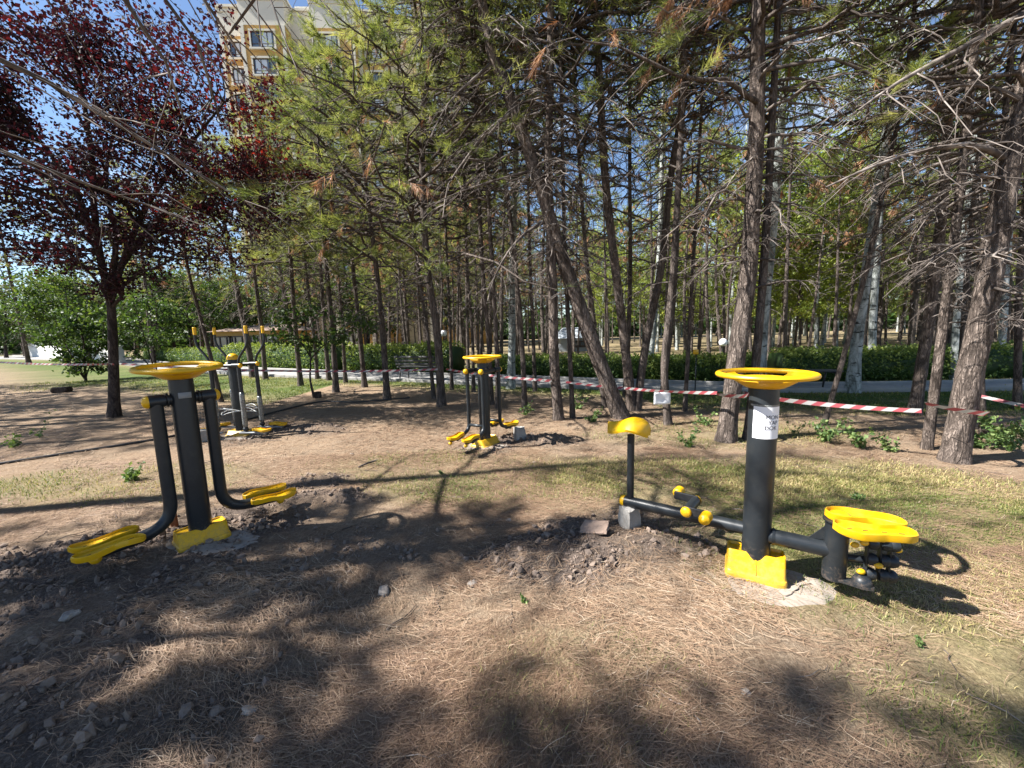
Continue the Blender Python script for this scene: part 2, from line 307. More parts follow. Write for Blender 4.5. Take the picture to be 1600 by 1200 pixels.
# ---------------------------------------------------------------- ground
MOUNDS = [  # x, y, rx, ry, height, soil strength
    (.30, 2.62, .55, .30, .045, 1), (.75, 2.72, .40, .22, .07, 1), (.95, 3.1, .35, .25, .05, 1), (.55, 3.05, .30, .18, .045, 1), (1.15, 2.75, .3, .22, .02, .9),
    (-2.6, 2.2, .55, .45, .05, 1), (-2.25, 1.72, .55, .42, .04, 1), (-3.25, 2.75, .5, .40, .06, 1), (-3.9, 2.5, .5, .4, .05, 1), (-2.75, 1.35, .5, .3, .04, 1),
    (-2.18, 4.25, .35, .22, .055, .9), (-1.9, 3.75, .45, .22, .05, .9), (-1.65, 3.75, .2, .12, .05, 1), (-2.35, 3.35, .55, .35, .03, .9),
    (.55, 5.6, .38, .22, .10, 1), (.15, 5.75, .4, .25, .04, .9), (-3.75, 6.75, .65, .3, .11, 1), (-3.3, 6.6, .4, .25, .06, .9), (-4.7, 6.3, .7, .45, .03, .8), (-.4, 5.3, .4, .3, .02, .6),
    (-2.55, 2.85, .5, .35, .02, .8), (-1.7, 1.6, .6, .4, .01, .7), (-1.9, 2.3, .7, .45, .012, .65), (-1.2, 2.75, .8, .4, .0, .4)]
HOLES = [(.72, 3.22, .22, .12, .07)]
def gz(x, y):
    x = np.asarray(x, float); y = np.asarray(y, float)
    near = np.clip(1-np.hypot(x, y-4)/16, 0, 1)
    z = .028*n2(x, y, .55, 3, 3)*near
    for mx, my, rx, ry, h, s in MOUNDS:
        d = ((x-mx)/rx)**2+((y-my)/ry)**2; z = z+h*np.exp(-d*1.4)
    for mx, my, rx, ry, h in HOLES:
        d = ((x-mx)/rx)**2+((y-my)/ry)**2; z = z-h*np.exp(-d*1.5)
    return z
def soilm(x, y):
    s = np.zeros_like(np.asarray(x, float))
    for mx, my, rx, ry, h, k in MOUNDS:
        d = ((x-mx)/(rx*1.25))**2+((y-my)/(ry*1.25))**2; s = np.maximum(s, k*np.clip(1.35-d, 0, 1))
    return np.clip(s*(1.0+.9*n2(x, y, 2.3, 7)), 0, 1)
PATH_LOW = np.array([[-75, 55], [-41.1, 37.7], [-20, 22.8], [-12, 17.8], [-6.2, 14.8], [-3.4, 13.5], [-2.05, 12.7], [.9, 11.2], [3.3, 10.2], [6.4, 9.3], [11.5, 8.75], [18, 8.9], [30, 10.5]])
PATH_UP = np.array([[-80, 64], [-46, 45], [-24, 28.2], [-15.6, 22.3], [-7.6, 17.6], [-4.0, 15.9], [-2.4, 15.0], [1.1, 13.1], [3.9, 11.5], [7.1, 10.15], [12.8, 9.6], [19, 9.9], [31, 11.8]])
def grassm(x, y):
    x = np.asarray(x, float); y = np.asarray(y, float)
    def blob(cx, cy, rx, ry): return np.clip(1.3-((x-cx)/rx)**2-((y-cy)/ry)**2, 0, 1)
    g = np.maximum.reduce([blob(3.1, 3.0, 1.9, 1.6)*1.0, blob(.9, 4.1, 2.4, .75)*.62, blob(-1.0, 4.7, 1.6, .6)*.45, blob(-4.6, 4.4, 1.8, .7)*.35, blob(2.2, 1.45, .8, .5)*.45, blob(.3, 1.6, .6, .4)*.22, blob(3.4, 5.9, 2.2, .9)*.35])
    yl = np.interp(x, PATH_LOW[:, 0], PATH_LOW[:, 1]); d = yl-y
    w = np.where(x > 3, 2.3, np.where(x < -6, 4.5, 1.6))
    g = np.maximum(g, np.clip(1.3-np.abs(d-w*.45)/(w*.6), 0, 1)*np.where(x > 3, 1.0, .6))
    g = np.maximum(g, np.where(y > np.interp(x, PATH_UP[:, 0], PATH_UP[:, 1])+.2, .35, 0))
    return np.clip(g*(1+.8*n2(x, y, 1.1, 23)) , 0, 1)
def lawnm(x, y):
    d = np.interp(x, PATH_LOW[:, 0], PATH_LOW[:, 1])-y; w = np.where(x > 3, 2.2, np.where(x < -16, 6, np.where(x < -6, 4.5, .9)))
    up = y-np.interp(x, PATH_UP[:, 0], PATH_UP[:, 1])
    return np.clip(np.clip(1.5-np.abs(d-w*.5)/(w*.5), 0, 1)*(1+.6*n2(x, y, .9, 29))*np.where(x > 3, 1, .75), 0, 1)*(d > -.3) + np.where((up > 0) & (up < 5), .5, 0)
def axis(lo, hi, d0, d1, step, grow):
    a = list(np.arange(d0, d1, step)); s = step; v = a[-1]
    while v < hi: s *= grow; v += s; a.append(v)
    s = step; v = a[0]
    while v > lo: s *= grow; v -= s; a.insert(0, v)
    return np.array(a)
gx = axis(-400, 400, -4.2, 3.8, .03, 1.06); gy = axis(-60, 700, .8, 6.4, .03, 1.055)
X, Y = np.meshgrid(gx, gy); Z = gz(X, Y); sm = soilm(X, Y)
lump = np.clip(n2(X, Y, 9, 41, 3), -.4, 1)*.032 + np.clip(n2(X, Y, 26, 45, 2), -.3, 1)*.018
Z = Z + sm*lump*np.clip(1.6-np.hypot(X, Y-3)/8, 0, 1) + .006*n2(X, Y, 7, 31, 2)*np.clip(1-np.hypot(X, Y-3)/8, 0, 1)
nX, nY = len(gx), len(gy)
ii = (np.arange(nY-1)[:, None]*nX+np.arange(nX-1)[None]).ravel()
gm = MB().add(np.stack([X, Y, Z], -1), np.stack([ii, ii+1, ii+nX+1, ii+nX], -1)).mesh('ground')
for nm, a in (('soil', sm), ('grassy', grassm(X, Y)), ('lawn', lawnm(X, Y))):
    at = gm.attributes.new(nm, 'FLOAT', 'POINT'); at.data.foreach_set('value', a.astype(np.float32).ravel())
m, nt, N, L = mat('forest_floor'); out = nd(nt, 'ShaderNodeOutputMaterial'); b = nd(nt, 'ShaderNodeBsdfPrincipled', Roughness=.95); L.new(b.outputs[0], out.inputs[0]); b.inputs['Specular IOR Level'].default_value = .1
tc = nd(nt, 'ShaderNodeTexCoord')
def noise(sc, det=5., rough=.6, dist=0., vec=None):
    n = nd(nt, 'ShaderNodeTexNoise', Scale=sc, Detail=det, Roughness=rough, Distortion=dist); L.new(vec or tc.outputs['Object'], n.inputs['Vector']); return n
big = noise(.9); mid = noise(6, 6., .7); fin = noise(55, 4., .75, .6); gr = noise(140, 3., .8)
st1 = nd(nt, 'ShaderNodeMapping'); st1.inputs['Scale'].default_value = (16, 85, 16); st1.inputs['Rotation'].default_value = (0, 0, .5); L.new(tc.outputs['Object'], st1.inputs['Vector'])
st2 = nd(nt, 'ShaderNodeMapping'); st2.inputs['Scale'].default_value = (80, 15, 16); st2.inputs['Rotation'].default_value = (0, 0, .25); L.new(tc.outputs['Object'], st2.inputs['Vector'])
s1 = noise(1.0, 3., .6, 1.2, st1.outputs[0]); s2 = noise(1.0, 3., .6, 1.2, st2.outputs[0])
mxs = nd(nt, 'ShaderNodeMath', operation='MAXIMUM'); L.new(s1.outputs['Fac'], mxs.inputs[0]); L.new(s2.outputs['Fac'], mxs.inputs[1])
litter = ramp(nt, [(.38, (.10, .067, .046)), (.52, (.20, .142, .097)), (.62, (.305, .226, .155)), (.75, (.44, .35, .255))]); L.new(mxs.outputs[0], litter.inputs['Fac'])
dust_or_glint = ramp(nt, [(.35, (.165, .12, .085)), (.6, (.31, .24, .172)), (.8, (.46, .385, .30))]); L.new(fin.outputs['Fac'], dust_or_glint.inputs['Fac'])
pat = nd(nt, 'ShaderNodeMapRange'); pat.inputs['From Min'].default_value = .42; pat.inputs['From Max'].default_value = .60; L.new(mid.outputs['Fac'], pat.inputs['Value'])
c1 = nd(nt, 'ShaderNodeMixRGB'); L.new(pat.outputs[0], c1.inputs['Fac']); L.new(litter.outputs[0], c1.inputs['Color1']); L.new(dust_or_glint.outputs[0], c1.inputs['Color2'])
grs = ramp(nt, [(.36, (.055, .075, .02)), (.5, (.135, .15, .045)), (.62, (.25, .235, .09)), (.8, (.38, .33, .16))]); L.new(fin.outputs['Fac'], grs.inputs['Fac'])
ag = nd(nt, 'ShaderNodeAttribute', attribute_name='grassy'); asl = nd(nt, 'ShaderNodeAttribute', attribute_name='soil')
gmx = nd(nt, 'ShaderNodeMath', operation='MULTIPLY_ADD'); L.new(mid.outputs['Fac'], gmx.inputs[0]); gmx.inputs[1].default_value = 1.2; gmx.inputs[2].default_value = .25
gm2 = nd(nt, 'ShaderNodeMath', operation='MULTIPLY', use_clamp=True); L.new(gmx.outputs[0], gm2.inputs[0]); L.new(ag.outputs['Fac'], gm2.inputs[1])
c2 = nd(nt, 'ShaderNodeMixRGB'); L.new(gm2.outputs[0], c2.inputs['Fac']); L.new(c1.outputs[0], c2.inputs['Color1']); L.new(grs.outputs[0], c2.inputs['Color2'])
aln = nd(nt, 'ShaderNodeAttribute', attribute_name='lawn'); lwn = ramp(nt, [(.35, (.03, .06, .013)), (.55, (.07, .115, .026)), (.75, (.15, .19, .055))]); L.new(fin.outputs['Fac'], lwn.inputs['Fac'])
c2b = nd(nt, 'ShaderNodeMixRGB'); L.new(aln.outputs['Fac'], c2b.inputs['Fac']); L.new(c2.outputs[0], c2b.inputs['Color1']); L.new(lwn.outputs[0], c2b.inputs['Color2'])
soilr = ramp(nt, [(.3, (.065, .05, .043)), (.5, (.125, .098, .082)), (.72, (.23, .19, .16))]); L.new(fin.outputs['Fac'], soilr.inputs['Fac'])
c3 = nd(nt, 'ShaderNodeMixRGB'); L.new(asl.outputs['Fac'], c3.inputs['Fac']); L.new(c2b.outputs[0], c3.inputs['Color1']); L.new(soilr.outputs[0], c3.inputs['Color2'])
bg = ramp(nt, [(.3, (.8, .8, .8)), (.7, (1.15, 1.1, 1.05))]); L.new(big.outputs['Fac'], bg.inputs['Fac'])
c4 = nd(nt, 'ShaderNodeMixRGB', blend_type='MULTIPLY'); c4.inputs['Fac'].default_value = 1; L.new(c3.outputs[0], c4.inputs['Color1']); L.new(bg.outputs[0], c4.inputs['Color2']); L.new(c4.outputs[0], b.inputs['Base Color'])
hh = nd(nt, 'ShaderNodeMath', operation='ADD'); L.new(mxs.outputs[0], hh.inputs[0]); L.new(fin.outputs['Fac'], hh.inputs[1])
hh2 = nd(nt, 'ShaderNodeMath', operation='MULTIPLY_ADD'); L.new(gr.outputs['Fac'], hh2.inputs[0]); hh2.inputs[1].default_value = .4; L.new(hh.outputs[0], hh2.inputs[2])
bp = nd(nt, 'ShaderNodeBump', Strength=.9, Distance=.018); L.new(hh2.outputs[0], bp.inputs['Height']); L.new(bp.outputs[0], b.inputs['Normal'])
M['floor'] = m; gm.materials.append(m)
ground = tag(obj_from('ground', gm), 'pine needle covered park ground with bare soil and thin grass', kind='structure')
def G(x, y): return float(gz(x, y))

# path with kerbs
def strip(A, B, z, n=90):
    a = smooth_path(np.c_[A, np.full(len(A), z)], n); c = smooth_path(np.c_[B, np.full(len(B), z)], n)
    return np.concatenate([a, c]), np.stack([np.arange(n-1), np.arange(n-1)+1, np.arange(n-1)+n+1, np.arange(n-1)+n], -1)
pv, pf = strip(PATH_LOW, PATH_UP, .02); path = tag(MB().add(pv, pf).build('path', M['path']), 'pale paved footpath crossing behind the pines', kind='structure')
for nm, E_, s in (('kerb', PATH_LOW, -1), ('kerb', PATH_UP, 1)):
    c = smooth_path(np.c_[E_, np.zeros(len(E_))], 90); t = unit(np.gradient(c, axis=0)); nrm = np.stack([-t[:, 1], t[:, 0], 0*t[:, 0]], -1)*s
    loops = [c+nrm*o+np.array([0, 0, z]) for o, z in ((-.01, -.05), (-.01, .09), (.005, .105), (.10, .105), (.115, .09), (.115, -.05))]
    V, F = loft(np.array(loops).transpose(1, 0, 2), False, False); tag(MB().add(V, F).build('kerb', M['kerb'], smooth=False), kind='structure')

# ---------------------------------------------------------------- trees: generators
def tuft_template(rng, n, l, w, spread=(20, 75), axis_len=.10):
    th = np.radians(rng.uniform(*spread, n)); ph = rng.uniform(0, 2*np.pi, n); s = rng.uniform(-.3, 1, n)*axis_len
    d = np.stack([np.sin(th)*np.cos(ph), np.sin(th)*np.sin(ph), np.cos(th)], -1); side = unit(np.cross(d, rng.normal(size=(n, 3))))
    ll = l*rng.uniform(.7, 1.15, n)[:, None]; p0 = np.stack([0*s, 0*s, s], -1)
    return np.stack([p0-side*w/2, p0+side*w/2, p0+d*ll], 1)            # n,3,3
def frames(D, rng):
    D = unit(D); r = unit(np.cross(D, rng.normal(size=D.shape))); return np.stack([r, np.cross(D, r), D], -1)   # columns
def put_tufts(mb, P, D, rng, n=14, l=.13, w=.008, tint=None, scale=(.75, 1.3), spread=(20, 75), axis_len=.10):
    if len(P) == 0: return
    T = [tuft_template(rng, n, l, w, spread, axis_len) for _ in range(4)]; k = rng.integers(0, 4, len(P))
    for q in range(4):
        sel = k == q
        if not sel.any(): continue
        A = frames(D[sel], rng); S = rng.uniform(*scale, sel.sum())
        V = np.einsum('tij,naj->tnai', A, T[q])*S[:, None, None, None] + P[sel][:, None, None]
        t = np.repeat(tint[sel], n*3) if tint is not None else np.repeat(rng.random(sel.sum()), n*3)
        t = np.clip(t + rng.normal(0, .06, len(t)), 0, 1)
        mb.add(V, np.arange(V.size//3).reshape(-1, 3), t)
def put_leaves(mb, P, rng, size=.06, D=None, tint=None, up=.4):
    n = len(P); nrm = unit(rng.normal(size=(n, 3))+np.array([0, 0, up])); d = unit(np.cross(nrm, rng.normal(size=(n, 3)))); s = np.cross(nrm, d)
    L_ = size*rng.uniform(.65, 1.3, n)[:, None]; w = L_*.32
    V = np.stack([P, P+d*L_*.5+s*w-nrm*w*.25, P+d*L_, P+d*L_*.5-s*w-nrm*w*.25], 1)
    i = np.arange(n)*4
    t = rng.random(n) if tint is None else tint
    mb.add(V, np.concatenate([np.stack([i, i+1, i+2], -1), np.stack([i, i+2, i+3], -1)]), np.repeat(t, 4))
def branch_curves(rng, P0, az, L, a, b, n=10, wig=.05):
    B = len(L); s = np.linspace(0, 1, n)[None]; d = np.stack([np.cos(az), np.sin(az), 0*az], -1)
    side = np.stack([-np.sin(az), np.cos(az), 0*az], -1)
    w = np.cumsum(rng.normal(0, wig, (B, n, 2)), 1); w[:, 0] = 0
    P = P0[:, None]+d[:, None]*(s*L[:, None])[..., None]
    P = P + side[:, None]*(w[..., 0]*L[:, None])[..., None]
    P[..., 2] += (a[:, None]*s+b[:, None]*s*s+w[..., 1]*.7)*L[:, None]
    return P
def sub_twigs(rng, P, L, K, smin=.22, rel=.45, drop=(-.5, .1), n=5, ang=(30, 75), cur=-.3, wig=.06):
    B, m, _ = P.shape
    if B == 0 or K == 0: return np.zeros((0, n, 3)), np.zeros(0), np.zeros(0, int)
    own = np.repeat(np.arange(B), K); s = rng.uniform(smin, .98, B*K); f = s*(m-1); i = np.minimum(f.astype(int), m-2); t = (f-i)[:, None]
    Q = P[own, i]*(1-t)+P[own, i+1]*t; T = unit(P[own, i+1]-P[own, i])
    az = np.arctan2(T[:, 1], T[:, 0])+np.radians(rng.uniform(*ang, B*K))*rng.choice([-1, 1], B*K)
    l = np.maximum(L[own]*rel*(1.1-.65*s)*rng.uniform(.5, 1.25, B*K), .08)
    a = T[:, 2]*.5+rng.uniform(*drop, B*K)
    return branch_curves(rng, Q, az, l, a, np.full(B*K, cur)*rng.uniform(.3, 1.6, B*K), n, wig), l, own
def resamp(polys, n): return np.array([smooth_path(p, n) for p in polys])
def trunk_mesh(path, r0, H, rng, k=10, n=26, rough=.03, flare=.35, tip=.012, power=.72):
    P = smooth_path(path, n); h = np.linspace(0, 1, n); R = np.maximum(r0*(1-.97*h)**power, tip) ; z = P[:, 2]
    R = R*(1+flare*np.exp(-np.maximum(z, 0)/.18))
    V, F = tubes(P[None], R[None], k); V = V.reshape(n, k, 3); c = P[:, None]
    off = V-c; rr = np.linalg.norm(off, axis=-1, keepdims=True)
    sd = int(rng.integers(0, 9999)); q = np.stack([np.cos(np.arange(k)/k*2*np.pi)[None]*3+0*z[:, None], np.sin(np.arange(k)/k*2*np.pi)[None]*3+0*z[:, None], z[:, None]*2.2+0*np.arange(k)[None]], -1)
    d = fbm(q, sd, 2)*rough*2.2
    if k >= 16:
        q2 = q*np.array([3.4, 3.4, 5.0]); d = d+np.clip(fbm(q2, sd+5, 3), -.25, .3)*.16
    V = c+off*(1+d[..., None])
    return V.reshape(-1, 3), F, P, R
def make_pine(name, base, path, r0, rng, live_from=4.2, dead_from=1.8, dz=.34, per=4, bl=2.1, ntuft=1400, K=7, K2=0, limbs=(), k=10, n=26,
              nl=.13, nw=.009, nn=13, brown=.06, fine=True, flare=.35, label=None, group=None, dead_len=.8, barkmat=None, clump=.5):
    """path: points relative to base, first (0,0,0)"""
    path = np.asarray(path, float); H = path[-1, 2]
    root = empty(name, base, 0, label, 'tree', group)
    V, F, P, R = trunk_mesh(path, r0, H, rng, k, n, flare=flare)
    MB().add(V, F).build('trunk', M[barkmat or ('pine_bark_fine' if fine else 'pine_bark')], root)
    hs = np.arange(dead_from, H-.25, dz); hh = np.repeat(hs, per)+rng.normal(0, dz*.3, len(hs)*per); hh = np.clip(hh, dead_from*.8, H-.15)
    az = rng.uniform(0, 2*np.pi, len(hh)); P0 = np.stack([np.interp(hh, P[:, 2], P[:, j]) for j in range(3)], -1)
    live = hh > live_from+rng.normal(0, .5, len(hh)); fr = np.clip((hh-live_from)/max(H-live_from, .1), 0, 1)
    L = np.where(live, bl*(1.0-.78*fr**1.3)*rng.uniform(.65, 1.15, len(hh)), bl*dead_len*rng.uniform(.18, 1.0, len(hh))*np.clip(.45+.55*(hh-dead_from)/max(live_from-dead_from, .1), .3, 1))
    a = np.where(live, rng.uniform(-.05, .30, len(hh))+.4*fr, rng.uniform(-.15, .30, len(hh))); b = np.where(live, rng.uniform(-.25, .15, len(hh)), rng.uniform(-.75, -.1, len(hh)))
    BP = branch_curves(rng, P0, az, L, a, b, 9, .035)
    if len(limbs):
        limbs = [np.array(q, float)-np.asarray(base) for q in limbs]
        for q in limbs: q[0] = [np.interp(q[0][2], P[:, 2], P[:, j]) for j in range(3)]
        lp = resamp(limbs, 9); LL = np.linalg.norm(np.diff(lp, axis=1), axis=2).sum(1)
        BP = np.concatenate([BP, lp]); L = np.concatenate([L, LL]); live = np.concatenate([live, np.zeros(len(lp), bool)])
    br = np.clip(.008+.010*L, .008, .034)[:, None]*np.linspace(1, .22, 9)[None]
    if len(limbs): br[-len(limbs):] *= 1.15
    dm, lm = MB(), MB()
    for mb, sel in ((dm, ~live), (lm, live)):
        if not sel.any(): continue
        mb.add(*tubes(BP[sel], br[sel], 5))
    tw, tl, own = sub_twigs(rng, BP, L, K); lt = live[own]
    tr = np.clip(.0035+.006*tl, .0035, .009)[:, None]*np.linspace(1, .35, 5)[None]
    for mb, sel in ((dm, ~lt), (lm, lt)):
        if sel.any(): mb.add(*tubes(tw[sel], tr[sel], 3))
    if K2:
        dsel = ~lt; t2, l2, o2 = sub_twigs(rng, tw[dsel], tl[dsel], K2, .15, .5, (-.6, .2), 4, cur=-.25)
        if len(t2): dm.add(*tubes(t2, np.full((len(t2), 1), .0028)*np.linspace(1, .5, 4)[None], 3))
    if dm.n: dm.build('dead_branches', M['twig'], root)
    if lm.n: lm.build('branches', M['pine_bark_fine'], root)
    li = np.where(lt)[0]
    if len(li) and ntuft:
        li_ = li[rng.random(len(li)) < clump] if clump < 1 else li; li_ = li_ if len(li_) else li; pk = rng.choice(li_, ntuft); s = (.42+.57*rng.beta(2.0, 1.0, ntuft)); f = s*4; i = np.minimum(f.astype(int), 3); t = (f-i)[:, None]
        Q = tw[pk, i]*(1-t)+tw[pk, i+1]*t; D = unit(tw[pk, i+1]-tw[pk, i])*.8+np.array([0, 0, .45])
        bt = np.where(live)[0]; e = BP[bt, -1]; De = unit(BP[bt, -1]-BP[bt, -2])+np.array([0, 0, .5]); Q = np.concatenate([Q, e]); D = np.concatenate([D, De])
        bri = rng.random(len(L)); ownb = np.concatenate([own[pk], bt]); isb = (rng.random(len(L)) < brown)[ownb] | (rng.random(len(Q)) < brown*.25)
        tint = np.clip(.25+.5*bri[ownb]+rng.normal(0, .14, len(Q)), 0, 1)
        nm = MB(); put_tufts(nm, Q[~isb], D[~isb], rng, nn, nl, nw, tint[~isb], (.6, 1.3), (14, 68), .18); nm.build('crown', M['needle'], root, False)
        if isb.sum() > 2:
            bm_ = MB(); Db = D[isb].copy(); Db[:, 2] -= 1.3; put_tufts(bm_, Q[isb], Db, rng, nn, nl, nw, None, spread=(8, 45)); bm_.build('dead_needles', M['brown_needle'], root, False)
    return root
def make_broad(name, base, stems, r0, rng, center, radii, nlimb=50, nleaf=6000, leaf=.06, mat_leaf='leaf', mat_bark='plum_bark', label=None, group=None, k=9, twK=7,
               cluster=.16, tintmap=None, shell=.45, cat='tree', kk=1.0, droop=-.1):
    base = np.asarray(base, float); root = empty(name, base, 0, label, cat, group); tb = MB(); allp, allr = [], []
    for j, st in enumerate(stems):
        st = np.asarray(st, float); rr = r0*(1.0 if j == 0 else .62); P = smooth_path(st, 18)
        R = np.linspace(rr, rr*.28, 18); 
        if j == 0: R = R*(1+.35*np.exp(-P[:, 2]/.2))
        tb.add(*tubes(P[None], R[None], k)); allp.append(P[4:]); allr.append(R[4:])
    tb.build('trunk', M[mat_bark], root)
    S = np.concatenate(allp); SR = np.concatenate(allr)
    u = unit(rng.normal(size=(nlimb, 3)))*(rng.uniform(shell, 1, nlimb)[:, None])**.6; C = np.asarray(center)+u*np.asarray(radii)
    C = C[C[:, 2] > .15]; nlimb = len(C)
    d = np.linalg.norm(C[:, None]-S[None], axis=2)+.9*np.maximum(0, S[None, :, 2]-C[:, None, 2]+.2)+rng.uniform(0, .5, (nlimb, len(S))); i0 = d.argmin(1)
    s = np.linspace(0, 1, 9)[None, :, None]; A = S[i0][:, None]; E_ = C[:, None]; Lb = np.linalg.norm(C-S[i0], axis=1)
    LP = A*(1-s)+E_*s; LP[..., 2] += (.16*Lb)[:, None]*np.sin(np.pi*s[..., 0])*rng.uniform(-.4, 1.3, (nlimb, 1)); w = np.cumsum(rng.normal(0, .022, LP.shape), 1); w[:, 0] = 0; LP += w*Lb[:, None, None]
    lr = np.minimum(SR[i0]*.7, .008+.011*Lb)[:, None]*np.linspace(1, .2, 9)[None]
    lb = MB(); lb.add(*tubes(LP, lr, 5))
    tw, tl, own = sub_twigs(rng, LP, Lb, twK, .25, .42, (-.35, .45), 5, cur=droop); lb.add(*tubes(tw, np.full((len(tw), 1), .004)*np.linspace(1, .4, 5)[None]*kk, 3)); lb.build('branches', M[mat_bark], root)
    src = np.concatenate([tw.reshape(-1, 3), LP[:, 5:].reshape(-1, 3), LP[:, 5:].reshape(-1, 3)]); pk = rng.integers(0, len(src), nleaf)
    Q = src[pk]+rng.normal(0, cluster, (nleaf, 3))*np.array([1, 1, .7]); keep = Q[:, 2] > .1; Q = Q[keep]
    t = np.clip(.5+.45*fbm(Q*1.1, int(rng.integers(999)), 2)+rng.normal(0, .2, len(Q)), 0, 1) if tintmap is None else tintmap(Q+base, rng)
    cm = MB(); put_leaves(cm, Q, rng, leaf, tint=t); cm.build('crown', M[mat_leaf], root, False)
    return root

def trunk_from_px(pts, H, curve=.0, Y=None):
    b = gp(*pts[0]); Yb = b[1]; P = [np.zeros(3)]
    for q in pts[1:]:
        p = dp(q[0], q[1], Yb)-b; 
        if p[2] > P[-1][2]+.15: P.append(p)
    if P[-1][2] < H-.3:
        d = unit(P[-1]-P[-2]); d = unit(d*.7+np.array([0, 0, .5])); P.append(P[-1]+d*(H-P[-1][2])/d[2])
    return b-np.array([0, 0, .03]), np.array(P)
def rad(px_w, b): 
    return px_w/FPX*b[1]/2/math.sqrt(1+(b[0]/b[1])**2)

